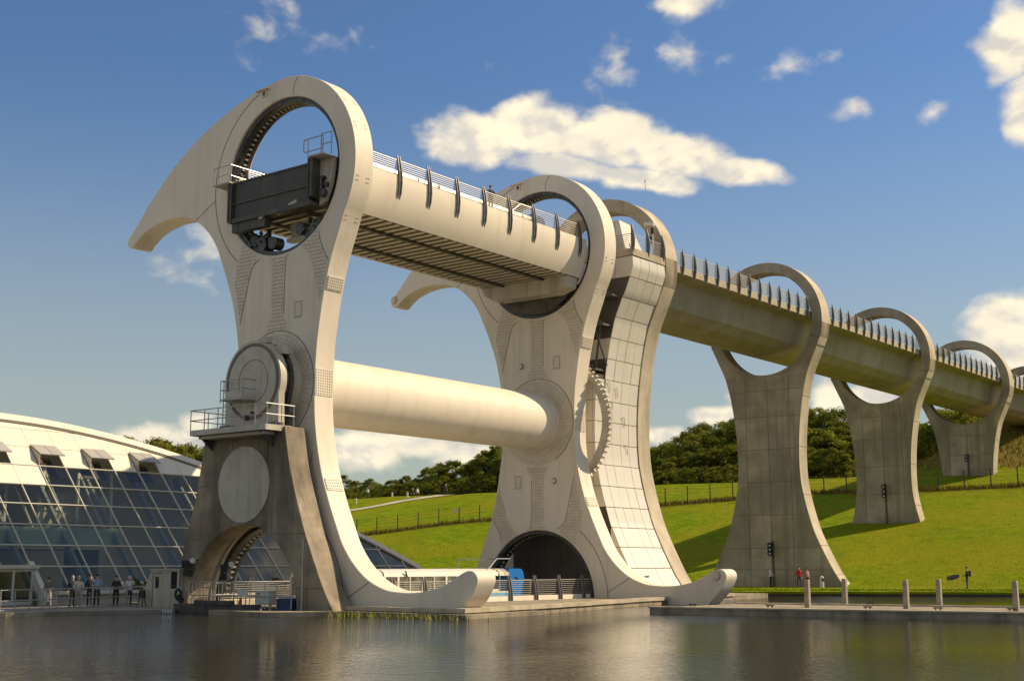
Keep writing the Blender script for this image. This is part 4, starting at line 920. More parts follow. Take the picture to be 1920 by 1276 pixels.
mb = MB(); mb.box(-7.55, -1.83, -12.1, -6.75, -1.79, -10.2); part('booth_door', mb, 'grey', bt); mb = MB(); mb.box(-7.57, -1.85, -10.2, -6.73, -1.8, -10.16); mb.box(-7.6, -1.85, -12.1, -7.56, -1.8, -10.16); part('door_frame', mb, 'seam', bt)
mb = MB(); mb.box(-7.35, -1.845, -11.0, -7.05, -1.829, -10.35); part('door_window', mb, 'glassdark', bt); mb = MB(); mb.box(-6.0, -1.82, -11.0, -5.5, -1.79, -10.1); part('booth_window', mb, 'glassdark', bt)
mb = MB(); mb.box(-7.86, -1.86, -10.02, -5.25, -.66, -9.94); part('booth_roof', mb, 'grey', bt)
pl_ = MB(); m3 = Matrix.Rotation(math.radians(60), 3, 'Z'); pl_.obox((-3.35, -4.9, -12.02 - .12), .62, .03, .2, m3)
sg = MB(); m3 = Matrix.Rotation(math.radians(58), 3, 'Z'); sg.obox((-3.05, -4.45, -12.14), .75, .04, .2, m3); sg.k = 1
for i in range(2):
    for j in range(5): sg.obox((-3.05 + math.cos(math.radians(58)) * (j - 2) * .13 + .018, -4.45 + math.sin(math.radians(58)) * (j - 2) * .13 - .012, -12.10 - i * .08), .08, .02, .035, m3)
single('quay_sign', sg, ['sign', 'ink'], 'small white plate with dark lettering on the edge of the quay wall', 'sign')

# ------------------------------------------------------------------ aqueduct piers
HW = [(16, 5.2), (10.2, 5.55), (8.9, 4.82), (7.4, 4.15), (5.9, 3.74), (4.8, 3.52), (3.4, 3.30), (1.8, 3.13), (0, 3.04), (-1.4, 3.05), (-2.6, 3.14), (-4.0, 3.40), (-5.2, 3.70), (-6.9, 4.22), (-8.6, 5.0), (-10.4, 5.95), (-11.7, 6.85), (-13.0, 7.8)]
PR, PI_, PZ, PT = 5.74, 4.78, 12.1, 1.7
PY = [32.42 + 26.86 * i for i in range(5)]
def pier_profile(zb):
    top = [(PR * math.cos(math.radians(t)), PZ + PR * math.sin(math.radians(t))) for t in range(-18, 199, 4)]
    low = spline([(w, z) for z, w in HW if z < 10.0 and z > zb + .15] + [(lerp_tab(HW, zb), zb)], 4)
    r = low[::-1]; return r + top + [(-x, z) for x, z in r[::-1]]
GROUND = [-12.0, -11.7, gz(0, PY[2]), gz(0, PY[3]), gz(0, PY[4])]
piers = []
PL = ['round headed concrete pier clad with the panelled tower, nearest the wheel', 'first free standing concrete pier after the tower, people at its foot', 'second free standing concrete pier, standing on the grass slope', 'third free standing concrete pier, beside the brown embankment', 'farthest concrete pier, only its ring showing at the right edge']
for k in range(5):
    y0 = PY[k]; zb = GROUND[k] - .8
    p = thing('aqueduct_pier', PL[k], 'bridge pier', (0, y0 + .8, GROUND[k]), 'aqueduct piers')
    piers.append(p)
    put('pier_body', plate('pier_body', [pier_profile(zb), circ(0, PZ, PI_)], y0, y0 + PT, 'concrete', p, .04), p)
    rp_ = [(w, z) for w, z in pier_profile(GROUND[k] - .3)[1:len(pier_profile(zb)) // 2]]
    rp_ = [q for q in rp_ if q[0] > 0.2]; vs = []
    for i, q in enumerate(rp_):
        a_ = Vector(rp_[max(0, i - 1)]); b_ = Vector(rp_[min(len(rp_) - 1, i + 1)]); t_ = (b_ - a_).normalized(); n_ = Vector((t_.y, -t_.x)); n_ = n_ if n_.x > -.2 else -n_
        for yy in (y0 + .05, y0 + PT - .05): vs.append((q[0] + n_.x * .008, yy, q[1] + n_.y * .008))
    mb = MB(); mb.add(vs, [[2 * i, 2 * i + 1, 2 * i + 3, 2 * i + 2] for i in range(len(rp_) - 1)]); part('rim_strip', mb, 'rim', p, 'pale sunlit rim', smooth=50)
    if k in (0, 4): continue
    # cast panels on the face, with open joints
    xs = [-20, -2.05, .12, 2.25, 20]; zr = [zb, -10.2, -8.3, -5.35, -2.4, .55, 3.5, 5.9, 7.25]
    for zi in range(len(zr) - 1):
        for xi in range(4):
            za, zc_ = zr[zi] + .022, zr[zi + 1] - .022
            if zc_ < GROUND[k]: continue
            pts_r, pts_l = [], []
            for j in range(7):
                z = za + (zc_ - za) * j / 6; w = lerp_tab(HW, z) - .10
                pts_l.append((max(-w, xs[xi] + .022), z)); pts_r.append((min(w, xs[xi + 1] - .022), z))
            if min(r_[0] - l_[0] for l_, r_ in zip(pts_l, pts_r)) < .08: continue
            if zi == len(zr) - 2: pass
            mb = MB(); mb.prism(pts_l + pts_r[::-1], 'y', y0 - .03 + rnd.uniform(-.006, .006), y0 + .01); part('cast_panel', mb, 'concrete', p)
    mb = MB(); mb.lathe(0, PZ, [(PI_ - .01, y0 - .012), (PI_ + .5, y0 - .012), (PI_ + .5, y0 + .02)], 64, math.radians(-165), math.radians(-15)); part('ring_band', mb, 'concrete', p)
    for s in (-1, 1): mb = MB(); strip(mb, [(s * 4.5, 10.55), (s * 5.5, 10.3)], .06, y0 - .014, y0 + .01); part('cast_joint', mb, 'joint', p)
    for zz in zr[1:-1]:
        if zz > GROUND[k]: w = lerp_tab(HW, zz) - .12; mb = MB(); mb.box(-w, y0 - .012, zz - .022, w, y0 + .005, zz + .022); part('cast_joint', mb, 'joint', p)
    for xx in xs[1:4]: mb = MB(); mb.box(xx - .022, y0 - .010, GROUND[k], xx + .022, y0 + .004, 7.0); part('cast_joint', mb, 'joint', p)
    for zz in (9.7, 5.2, .7, -3.6, -8.1, -10.6):                    # construction joints round the sunlit rim
        if zz > GROUND[k]:
            w = lerp_tab(HW, zz) if zz < 9 else PR * math.cos(math.asin((zz - PZ) / PR)); mb = MB(); mb.box(w - .12, y0 + .02, zz - .025, w + .006, y0 + PT - .02, zz + .025); part('rim_joint', mb, 'joint', p)
    # lamp clusters with their cable pole
    zl = {1: (-7.75, -9.06), 2: (-1.32, -3.02), 3: (3.6, 2.55)}[k]
    lm = thing('lamp_cluster', ['', 'three round black lamps stacked on the first free pier', 'three round black lamps stacked on the second free pier', 'two round black lamps on the third free pier'][k], 'lamp', (.2, y0 - .3, GROUND[k]), 'lamp clusters on the piers')
    mb = MB(); mb.bar((.22, y0 - .12, GROUND[k] - .1), (.22, y0 - .12, zl[0] + .1), .055, 8); mb.box(.1, y0 - .1, zl[1], .34, y0 - .03, zl[1] + .1); part('pole', mb, 'fencepost', lm)
    nl = 3 if k < 3 else 2
    for i in range(nl):
        z = zl[0] - .2 - i * (zl[0] - zl[1] - .25) / nl; mb = MB(); mb.bar((.2, y0 - .62, z - .1), (.2, y0 - .16, z), .23, 16, .17); mb.bar((.2, y0 - .66, z - .11), (.2, y0 - .615, z - .10), .245, 16); part('lamp_head', mb, 'black', lm, smooth=35)
        mb = MB(); mb.bar((.2, y0 - .672, z - .11), (.2, y0 - .661, z - .11), .10, 12); part('lens', mb, 'lens', lm)
# dirty band and shadow gaps on the ring of the first pier
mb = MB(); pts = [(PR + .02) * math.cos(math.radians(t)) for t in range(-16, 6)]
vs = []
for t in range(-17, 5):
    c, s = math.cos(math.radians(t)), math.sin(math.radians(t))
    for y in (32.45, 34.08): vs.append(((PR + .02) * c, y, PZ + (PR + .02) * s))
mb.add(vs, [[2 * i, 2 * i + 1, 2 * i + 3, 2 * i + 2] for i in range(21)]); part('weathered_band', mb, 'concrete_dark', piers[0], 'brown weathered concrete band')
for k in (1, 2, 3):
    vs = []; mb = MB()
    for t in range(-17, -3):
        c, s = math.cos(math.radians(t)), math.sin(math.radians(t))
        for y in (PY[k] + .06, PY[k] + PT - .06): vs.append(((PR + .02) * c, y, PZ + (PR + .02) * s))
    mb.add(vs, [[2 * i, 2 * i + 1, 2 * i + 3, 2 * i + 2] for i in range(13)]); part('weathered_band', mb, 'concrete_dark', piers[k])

# ------------------------------------------------------------------ aqueduct deck
aq = thing('aqueduct', 'concrete aqueduct channel carried by round headed piers into the hillside', 'aqueduct', (0, 59.3, 9.0))
ends = [(PY[i] + (PT if True else 0), PY[i + 1]) for i in range(4)] + [(PY[4] + PT, PY[4] + 14)]
half_sec = [(4.3, 12.2), (3.4, 12.05), (2.8, 9.98), (2.0, 9.38), (0.8, 9.1)]
sec = half_sec + [(-x, z) for x, z in half_sec[::-1]] + [(-4.3, 12.3), (-2.6, 12.3), (-2.6, 11.0), (2.6, 11.0), (2.6, 12.3), (4.3, 12.3)]
mb = MB(); mb.prism(sec, 'y', PY[0] + .3, PY[4] + 14.0); part('channel_beam', mb, 'concrete_soffit', aq)
mb = MB(); mb.box(-2.59, PY[0] + .4, 11.7, 2.59, PY[4] + 13.9, 11.8); part('channel_water', mb, 'water', aq)
a0 = BASE[aq.name]
para = MB(); para.box(4.31, 0, 12.2, 4.62, 1.74, 12.77); pm_r = para.mesh('parapet_block', 'concrete_pale', (0, 0, 0)); para2 = MB(); para2.box(-4.62, 0, 12.2, -4.31, 1.74, 12.77); pm_l = para2.mesh('parapet_block', 'concrete_pale', (0, 0, 0))
fn = MB(); fn.prism([(4.66, 11.98), (4.70, 11.98), (4.80, 12.5), (4.86, 13.0), (4.81, 13.6), (4.70, 14.12), (4.66, 14.12), (4.625, 13.0)], 'y', -.05, .05); fn_m = fn.mesh('railing_fin', 'slate')
fl_ = MB(); fl_.prism([(-x, z) for x, z in [(4.66, 11.98), (4.70, 11.98), (4.80, 12.5), (4.86, 13.0), (4.81, 13.6), (4.70, 14.12), (4.66, 14.12), (4.625, 13.0)]], 'y', -.05, .05); fn_l = fl_.mesh('railing_fin', 'slate')
y = 34.9; nfin = 0
while y < PY[4] + 13:
    blocked = any(py - .2 < y < py + PT + .2 for py in PY)
    if not blocked:
        put('railing_fin', fn_m, aq, (0 - a0[0], y - a0[1], -a0[2])); put('railing_fin', fn_l, aq, (0 - a0[0], y - a0[1], -a0[2]))
    ya, yb = y + .02, y + 1.80
    if not any(py - 1.78 < y < py + PT for py in PY) or True:
        put('parapet_block', pm_r, aq, (-a0[0], y + .03 - a0[1], -a0[2])); put('parapet_block', pm_l, aq, (-a0[0], y + .03 - a0[1], -a0[2]))
    y += 1.8267; nfin += 1
for s in (1, -1):
    for i in range(8):
        z = 12.90 + i * .131; mb = MB(); mb.bar((s * 4.58, 34.3, z), (s * 4.58, PY[4] + 14, z), .036 if i < 7 else .045, 4); part('railing_bar', mb, 'rail', aq)

# ------------------------------------------------------------------ panelled tower against the first pier
tw = thing('panelled_tower', 'tower with curved cream metal panels between the far wheel arm and first pier', 'tower', (0, 30, -12.0))
YF, YL, YE = 28.0, 26.95, 32.38
prof = [(lerp_tab(HW, z) - .16, z) for z in [-12 + .5 * i for i in range(45)] if z < 10.0]
up = [(5.42, 10.4), (5.62, 11.1), (5.58, 11.85)]
full = [(-x, z) for x, z in (prof + up)] + (prof + up)[::-1]
lowp = [q for q in prof if q[1] <= 3.6]
mb = MB(); mb.prism(full, 'y', YF + .05, YE); part('tower_core', mb, 'backing', tw)
mb = MB(); mb.prism([(-x, z) for x, z in lowp] + lowp[::-1], 'y', YL + .05, YF + .049); part('lower_core', mb, 'backing', tw)
zrows = [-11.9, -11.3, -9.98, -8.57, -7.23, -5.82, -4.35, -2.84, -1.33, .21, 1.68, 3.18, 4.66, 6.14, 7.60, 8.94, 10.36, 11.85]
def skin(z):
    if z > 9.0: 
        return lerp_tab([(9.0, 4.87), (9.6, 5.14), (10.36, 5.45), (11.1, 5.70), (11.85, 5.66)], z)
    return lerp_tab(HW, z) - .06
for zi in range(len(zrows) - 1):
    za, zb_ = zrows[zi] + .022, zrows[zi + 1] - .022
    cols = [YL, 28.0, 29.1, 30.2, 31.3, YE] if zb_ < 3.6 else [YF, 29.1, 30.2, 31.3, YE]
    for c in range(len(cols) - 1):
        ya, yb = cols[c] + .020, cols[c + 1] - .020
        for s in (1, -1):
            vs = []; N = 6; jit = rnd.uniform(-.012, .012)
            for j in range(N + 1):
                z = za + (zb_ - za) * j / N; x = skin(z) + jit
                for dx in (0, -.05):
                    for y in (ya, yb): vs.append((s * (x + dx), y, z))
            f = []
            for j in range(N):
                b = 4 * j; t = 4 * (j + 1)
                f += [[b, b + 1, t + 1, t], [b + 2, t + 2, t + 3, b + 3], [b, t, t + 2, b + 2], [b + 1, b + 3, t + 3, t + 1]]
            f += [[0, 2, 3, 1], [4 * N, 4 * N + 1, 4 * N + 3, 4 * N + 2]]
            mb = MB(); mb.add(vs, f); part('panel', mb, 'panel', tw, smooth=30)
# front face panels
for za, zb_, yy in [(zrows[i], zrows[i + 1], YF) for i in range(len(zrows) - 1) if zrows[i] > 3.5 and not (6.0 < zrows[i] < 9.2)] + [(zrows[i], zrows[i + 1], YL) for i in range(len(zrows) - 1) if zrows[i + 1] < 3.6]:
    xsn = [-9, -4.2, -2.8, -1.4, 0, 1.4, 2.8, 4.2, 9]
    for a, b in zip(xsn, xsn[1:]):
        pl2, pr2 = [], []
        for j in range(6):
            z = za + .02 + (zb_ - za - .04) * j / 5; w = skin(z) - .03
            l_ = min(max(a + .015, -w), w - .004); r_ = max(min(b - .015, w), l_ + .002); pl2.append((l_, z)); pr2.append((r_, z))
        if max(r_[0] - l_[0] for l_, r_ in zip(pl2, pr2)) < .1: continue
        mb = MB(); mb.prism(pl2 + pr2[::-1], 'y', yy, yy + .045); part('front_panel', mb, 'shadepanel' if za < -6.5 and max(abs(a), abs(b)) < 4.3 else 'panel', tw)  # shaded interior behind the far arm's lower hole is painted as dark panels
mb = MB(); mb.box(-5.66, YF - .05, 11.88, 5.72, YE, 12.38); part('parapet_band', mb, 'concrete_pale', tw)
for z in (3.75, 6.9, 8.9):
    xs_ = lerp_tab(HW, z) - .2; mb = MB(); mb.box(xs_ - 1.2, 26.9, z, xs_, YF, z + .14); mb.box(xs_ - .9, 27.0, z + .14, xs_ - .3, 27.5, z + .4); part('service_shelf', mb, 'dark', tw)
mb = MB(); mb.tube([(2.9, 27.2, 3.7), (3.4, 27.2, 6.9)], .08, 6); mb.tube([(2.9, 27.2, 6.9), (3.9, 27.2, 4.0)], .06, 6); part('strut', mb, 'machine', tw)
for y, z in ((29.2, 2.6), (30.3, .6), (28.2, 2.9), (28.6, 1.5), (30.6, -1.4)):
    x = skin(z) + .03; mb = MB(); mb.tube([(x, y, z), (skin(z + .12) + .08, y + .15, z + .12), (skin(z) + .09, y + .3, z + .02), (skin(z - .5) + .05, y + .42, z - .55)], .018, 4); part('loose_cable', mb, 'seam', tw)
mb = MB(); mb.tube([(skin(3.2) + .03, 28.0, 3.2), (skin(1) + .03, 28.05, 1.0), (skin(-1.3) + .03, 28.2, -1.3)], .02, 4); mb.tube([(skin(2.9) + .03, 27.6, 1.6), (skin(3.2) + .03, 27.95, 3.1)], .02, 4); part('loose_cable', mb, 'seam', tw)
mb = MB(); mb.obox((5.85, 28.6, -10.6), .35, .5, .22, Matrix.Identity(3)); part('uplight', mb, 'black', tw)
# rail of the tower's deck
for i in range(8):
    z = 12.5 + i * .135; mb = MB(); mb.tube([(0, YF, z), (5.6, YF, z), (5.6, YE + .0, z)], .017 if i < 7 else .028, 5); part('deck_rail', mb, 'railblue', tw)
for y in (28.05, 30.1, 32.2):
    mb = MB(); mb.prism([(5.6, 12.1), (5.72, 12.1), (5.84, 12.6), (5.86, 13.1), (5.76, 13.7), (5.62, 14.15), (5.55, 14.15), (5.55, 12.4)], 'y', y - .05, y + .05); part('deck_fin', mb, 'slate', tw)
hut = thing('stair_hut', 'small faceted cream metal hut on top of the panelled tower', 'hut', (3.6, 29.2, 12.4))
mb = MB(); b4 = [(1.5, 28.15), (5.0, 28.15), (4.9, 30.9), (1.5, 30.9)]; t4 = [(1.9, 28.5), (4.25, 28.5), (4.1, 30.2), (1.9, 30.2)]
mb.add([(x, y, 12.39) for x, y in b4] + [(x, y, 14.75) for x, y in t4], [(0, 1, 5, 4), (1, 2, 6, 5), (2, 3, 7, 6), (3, 0, 4, 7), (4, 5, 6, 7), (3, 2, 1, 0)]); part('hut_shell', mb, 'panel', hut)
mb = MB(); mb.box(2.1, 28.1, 12.6, 3.0, 28.45, 14.3); part('hut_door', mb, 'seam', hut)
mb = MB()
for x in (3.4, 4.2): mb.add([(x, 28.13, 12.4), (x + .02, 28.13, 12.4), (x - .3, 28.485, 14.75), (x - .32, 28.485, 14.75)], [(0, 1, 2, 3)])
part('hut_seam', mb, 'seam', hut)
cc = thing('camera_pole', 'pale pole with a white surveillance camera beside the ring of the nearest pier', 'camera pole', (4.9, 32.1, 12.4))
mb = MB(); mb.bar((5.0, 31.9, 12.38), (5.0, 31.9, 14.9), .06, 8); part('pole', mb, 'frame', cc)
mb = MB(); mb.obox((4.85, 31.7, 15.0), .8, .3, .24, Matrix.Rotation(.12, 3, 'Y')); part('camera_housing', mb, 'sign', cc); mb = MB(); mb.bar((5.0, 31.85, 14.3), (5.0, 31.85, 14.75), .12, 10); mb.bar((4.8, 31.9, 13.6), (4.8, 31.9, 14.1), .11, 8); part('camera_bracket', mb, 'black', cc)
mb = MB(); mb.bar((3.5, 33.4, 16.6), (3.5, 33.4, 19.0), .035, 6, .02); mb.bar((3.5, 33.4, 18.9), (3.5, 33.4, 19.05), .05, 8); single('antenna', mb, 'frame', 'thin white aerial standing on the ring of the nearest pier', 'aerial')

# ------------------------------------------------------------------ visitor building with leaning glass front
bd = thing('visitor_building', 'large building with leaning glass front and curved pale roof on the left', 'building', (-22, 8, -12.03))
def xf(z): return -14.75 - .91 * (z + 11.15)
NF = Vector((1, 0, .91)).normalized(); TF = Vector((-.91, 0, 1)).normalized()
def zr_(y): return -.50 - .0092 * (y + 3) ** 2
ROWS = [-11.15, -9.84, -8.58, -7.30, -6.0, -4.74, -3.45, -2.17, -.9, .4]
MY = [-2.35 + 1.91 * k for k in range(-7, 17)]
def FP(y, z, o=0.0): return Vector((xf(z), y, z)) + NF * o
def facet(y0, y1, z0, z1, o0, o1, mb):
    """a slab lying on the leaning plane between offsets o0 and o1, cut by the curved eave"""
    ps = []
    N = 4
    top = [(y0 + (y1 - y0) * i / N, min(z1, zr_(y0 + (y1 - y0) * i / N))) for i in range(N + 1)]
    if top[0][1] <= z0 + .05: return False
    top = [(y, max(z, z0 + .01)) for y, z in top]
    ps = [(y0, z0), (y1, z0)] + top[::-1]
    n = len(ps); v = [FP(y, z, o0) for y, z in ps] + [FP(y, z, o1) for y, z in ps]
    mb.add(v, [[i, (i + 1) % n, n + (i + 1) % n, n + i] for i in range(n)] + [list(range(n))[::-1], list(range(n, 2 * n))])
    return True
for r in range(len(ROWS) - 1):
    for k in range(len(MY) - 1):
        y0, y1, z0, z1 = MY[k], MY[k + 1], ROWS[r], ROWS[r + 1]
        if zr_(y0) <= z0 + .05: continue
        opaque = r >= 6 or (r == 5 and y1 < -.4)
        vent = r == 6 and any(abs(y0 - q) < .3 for q in (-4.26, -.44, 3.38, 7.2)) 
        if r == 0 and y1 < -4.2: continue
        mb = MB()
        if vent:
            facet(y0 + .02, y1 - .02, z0 + .02, z1 - .02, -.9, -.85, mb); part('vent_recess', mb, 'backing', bd)
            for q in range(2):
                ya, yb = y0 + .06 + q * .93, y0 + .94 + q * .93; zt = z1 + .12
                hinge = FP(0, zt, .06); d = Vector((.88, 0, -.48))
                mb = MB(); vs = []
                for yy in (ya, yb):
                    for L in (0, 1.42):
                        for th in (0, .07):
                            pnt = hinge + d * L + d.cross(Vector((0, 1, 0))) * th; vs.append((pnt.x, yy, pnt.z))
                mb.add(vs, [(0, 1, 3, 2), (4, 6, 7, 5), (0, 4, 5, 1), (2, 3, 7, 6), (0, 2, 6, 4), (1, 5, 7, 3)]); part('vent_flap', mb, 'flap', bd)
            for yy in (y0 + .03,):
                mb = MB(); a = FP(yy, z1 + .1, .04); b = FP(yy, z0, .04); c = a + Vector((.88, 0, -.48)) * 1.4; mb.add([a, b, c, a + Vector((0, .03, 0)), b + Vector((0, .03, 0)), c + Vector((0, .03, 0))], [(0, 1, 2), (3, 5, 4), (0, 3, 4, 1), (1, 4, 5, 2), (2, 5, 3, 0)]); part('vent_cheek', mb, 'grey', bd)
            continue
        if opaque:
            if facet(y0 + .012, y1 - .012, z0 + .012, z1 - .012, -.06, .02, mb): part('roof_panel', mb, 'roof', bd)
        else:
            if facet(y0 + .02, y1 - .02, z0 + .02, z1 - .02, -.02, .0, mb): part('pane', mb, 'glass', bd)
for k, y in enumerate(MY):
    zt = min(zr_(y), -3.45 if y > -.5 else -4.74); zb_ = -11.15 if y > -4.3 else -9.84
    if zt <= zb_ + .2: continue
    mb = MB(); a, b = FP(y, zb_, .03), FP(y, zt, .03); m3 = Matrix((Vector((0, 1, 0)), NF, TF)).transposed(); mb.obox((a + b) / 2, .055, .12, (b - a).length, m3); part('mullion', mb, 'frame', bd)
    a, b = FP(y + .35, -12.0, -1.1), FP(y + .35, zr_(y) - .6, -1.1)
    if (b - a).length > 1 and b.z > a.z and k % 2 == 0: mb = MB(); mb.obox((a + b) / 2, .2, .38, (b - a).length, m3); part('inner_rib', mb, 'innerbeam', bd)
for z in ROWS[:7]:
    ymax = -3 + math.sqrt(max(0, (-.5 - z) / .0092)); y0 = MY[0] if z > -10.9 else -4.3
    mb = MB(); a, b = FP(y0, z, .02), FP(min(ymax, MY[-1]), z, .02); mb.obox((a + b) / 2, (b - a).length, .11, .06, Matrix((Vector((0, 1, 0)), NF, TF)).transposed()); part('transom', mb, 'frame', bd)
# roof edge: dark gutter line and pale curved verge
vs = []; ve = []; ys = [MY[0] + i * (29.8 - MY[0]) / 60 for i in range(61)]
for y in ys:
    z = zr_(y)
    for dz, o in ((.0, -.05), (.0, .09), (.09, .09), (.09, -.05)): q = FP(y, z + dz, o); vs.append(tuple(q))
    for dz, o in ((.10, -.1), (.10, .16), (.55, .16), (.68, -.4)): q = FP(y, z + dz, o); ve.append(tuple(q))
fs = []
for i in range(60):
    for j in range(4): fs.append([4 * i + j, 4 * i + (j + 1) % 4, 4 * i + 4 + (j + 1) % 4, 4 * i + 4 + j])
fs += [[0, 1, 2, 3], [240, 243, 242, 241]]
mb = MB(); mb.add(vs, fs); part('gutter_line', mb, 'seam', bd)
mb = MB(); mb.add(ve, fs); part('roof_verge', mb, 'roof', bd, smooth=30)
vs = []
for y in ys:
    z = zr_(y); q = FP(y, z + .5, -.35); vs += [tuple(q), (q.x - 14, y, max(-11.9, q.z - 1.2)), (q.x - 22, y, max(-12, q.z - 5))]
mb = MB(); mb.add(vs, [[3 * i + j, 3 * i + j + 1, 3 * i + j + 4, 3 * i + j + 3] for i in range(60) for j in range(2)]); part('roof_shell', mb, 'roof', bd, smooth=40)
# interior
mb = MB(); mb.box(-44, -15.6, -12.02, -15.6, 29, -11.9); part('ground_floor', mb, 'innerfloor', bd)
mb = MB(); mb.box(-36, -15.6, -8.75, -19.2, 4.5, -8.5); part('upper_floor', mb, 'inner', bd)
mb = MB(); mb.box(-19.25, -15.6, -8.5, -19.2, 4.5, -7.4); part('balustrade', mb, 'minty', bd)
mb = MB(); mb.box(-30.3, -15.6, -11.9, -30, 27, -3.5); part('back_wall', mb, 'inner', bd)
mb = MB(); mb.box(-26, 4.6, -11.9, -22, 5.0, -5.2); mb.box(-24, 1.0, -8.5, -23.8, 5, -5.0); part('inner_partition', mb, 'inner', bd)
mb = MB(); mb.box(-40, -15.65, -12, -15, -15.6, -3); part('end_wall', mb, 'inner', bd)
for y in (-6.5, -3.6, -1.0, 1.6, 4.2):
    mb = MB(); mb.bar((-20.2, y, -8.5), (-22.8, y + 1.6, -3.2), .11, 8); mb.bar((-20.2, y, -8.5), (-22.8, y - 1.2, -3.2), .08, 8); part('tree_column', mb, 'frame', bd)
# plinth wall, planter, entrance
mb = MB(); mb.box(-14.95, -4.3, -12.03, -14.55, 29, -11.25); part('plinth_wall', mb, 'grey', bd)
mb = MB(); mb.box(-14.54, -3.5, -11.42, -14.1, 28, -11.22); part('planter_shelf', mb, 'frame', bd)
m3 = Matrix((Vector((0, 1, 0)), NF, TF)).transposed()
mb = MB(); a, b = FP(-4.35, -12.03, .12), FP(-4.35, -9.75, .12); mb.obox((a + b) / 2, .32, .5, (b - a).length, m3); part('portal_fin', mb, 'frame', bd)
mb = MB(); mb.box(xf(-9.84) - .2, -14, -9.92, xf(-9.84) + .9, -4.2, -9.72); part('portal_canopy', mb, 'frame', bd); mb = MB(); mb.box(xf(-9.84) - .2, -14, -10.1, xf(-9.84) + .75, -4.5, -9.93); part('canopy_underside', mb, 'grey', bd)
for y in (-4.55, -5.75, -7.0, -8.2, -9.5): mb = MB(); mb.box(-15.35, y - .06, -12.0, -15.2, y + .06, -10.1); part('door_frame', mb, 'frame', bd)
for y in (-4.55, -5.75, -7.0, -8.2): mb = MB(); mb.box(-15.30, y - 1.14, -11.95, -15.27, y - .06, -10.15); part('door_pane', mb, 'glass', bd); 
for y in (-4.55, -5.75, -7.0, -8.2): mb = MB(); mb.box(-15.33, y - 1.14, -12.0, -15.22, y - .06, -11.8); part('kick_plate', mb, 'frame', bd)
cu = bpy.data.curves.new('wall_figures', 'FONT'); cu.body = '22'; cu.size = .62; cu.shear = .15; cu.extrude = .01
o = link(bpy.data.objects.new('wall_figures', cu)); bpy.context.view_layer.update()
me = bpy.data.meshes.new_from_object(o.evaluated_get(bpy.context.evaluated_depsgraph_get())); bpy.data.objects.remove(o)
q0 = FP(.15, -7.0, -.25); b0 = BASE[bd.name]
me.transform(Matrix.Translation((q0.x - b0[0], q0.y - b0[1], q0.z - b0[2])) @ Matrix((Vector((0, 1, 0)), TF, NF)).transposed().to_4x4()); me.materials.append(M['ink']); put('wall_figures', me, bd)
# planters and globe lamps in front of the glass
for i, (y, h) in enumerate([(-2.4, .7), (1.9, .8), (2.9, .7), (5.6, .75), (13.5, .8), (16.2, .9), (18.8, .75), (20.4, .7), (10.5, .6)]):
    t = tree(-14.3, y, h * 1.1, (2, 1, 0)[i % 3], 'small planter shrub against the glass front, %s from left' % ORD[sorted([-2.4, 1.9, 2.9, 5.6, 13.5, 16.2, 18.8, 20.4, 10.5]).index(y)], 'shrubs along the planter by the glass front', 'planter_shrub', -11.25); t.scale = (h / 3 * 1.5, h / 3 * 1.5, h / 3)
for y in (1.0, 4.6, 2.4):
    gl = thing('globe_lamp', 'small round pale globe lamp on the planter, %s from left' % ORD[sorted([1.0, 4.6, 2.4]).index(y)], 'lamp', (-14.3, y, -11.22), 'globe lamps on the planter')
    mb = MB(); mb.bar((-14.3, y, -11.22), (-14.3, y, -10.95), .03, 6); part('stem', mb, 'seam', gl); mb = MB(); mb.lathe(-14.3, -10.85, [(0, y - .13), (.09, y - .09), (.13, y), (.09, y + .09), (0, y + .13)], 12); part('globe', mb, 'sign', gl, smooth=60)
# railing at the plaza edge
pr_ = thing('plaza_railing', 'grey metal railing along the quay in front of the bystanders', 'railing', (-8, -6, -12.03))
rp = [(-8.6, -15.5), (-5.6, -12.3), (-7.1, -8.2), (-8.6, -5.0), (-9.2, -1.2), (-10.2, 3.5)]
for h in (1.08, .56, .1): mb = MB(); mb.tube([(x, y, -12.03 + h) for x, y in rp], .03, 6); part('rail', mb, 'railblue', pr_)
for (xa, ya), (xb, yb) in zip(rp, rp[1:]):
    n = max(1, round(math.hypot(xb - xa, yb - ya) / 1.15))
    for i in range(n): x, y = xa + (xb - xa) * i / n, ya + (yb - ya) * i / n; mb = MB(); mb.bar((x, y, -12.05), (x, y, -10.9), .035 if i else .05, 6); part('post', mb, 'railblue', pr_)

st = thing('viewing_stool', 'small black stool with splayed legs by the railing near the booth', 'stool', (-8.0, -2.2, -12.03))
mb = MB(); mb.bar((-8.0, -2.2, -11.55), (-8.0, -2.2, -11.1), .2, 12, .17); part('seat', mb, 'black', st)
for t in (0.3, 2.4, 4.5): mb = MB(); mb.bar((-8.0 + .1 * math.cos(t), -2.2 + .1 * math.sin(t), -11.5), (-8.0 + .3 * math.cos(t), -2.2 + .3 * math.sin(t), -12.03), .03, 6); part('leg', mb, 'black', st)

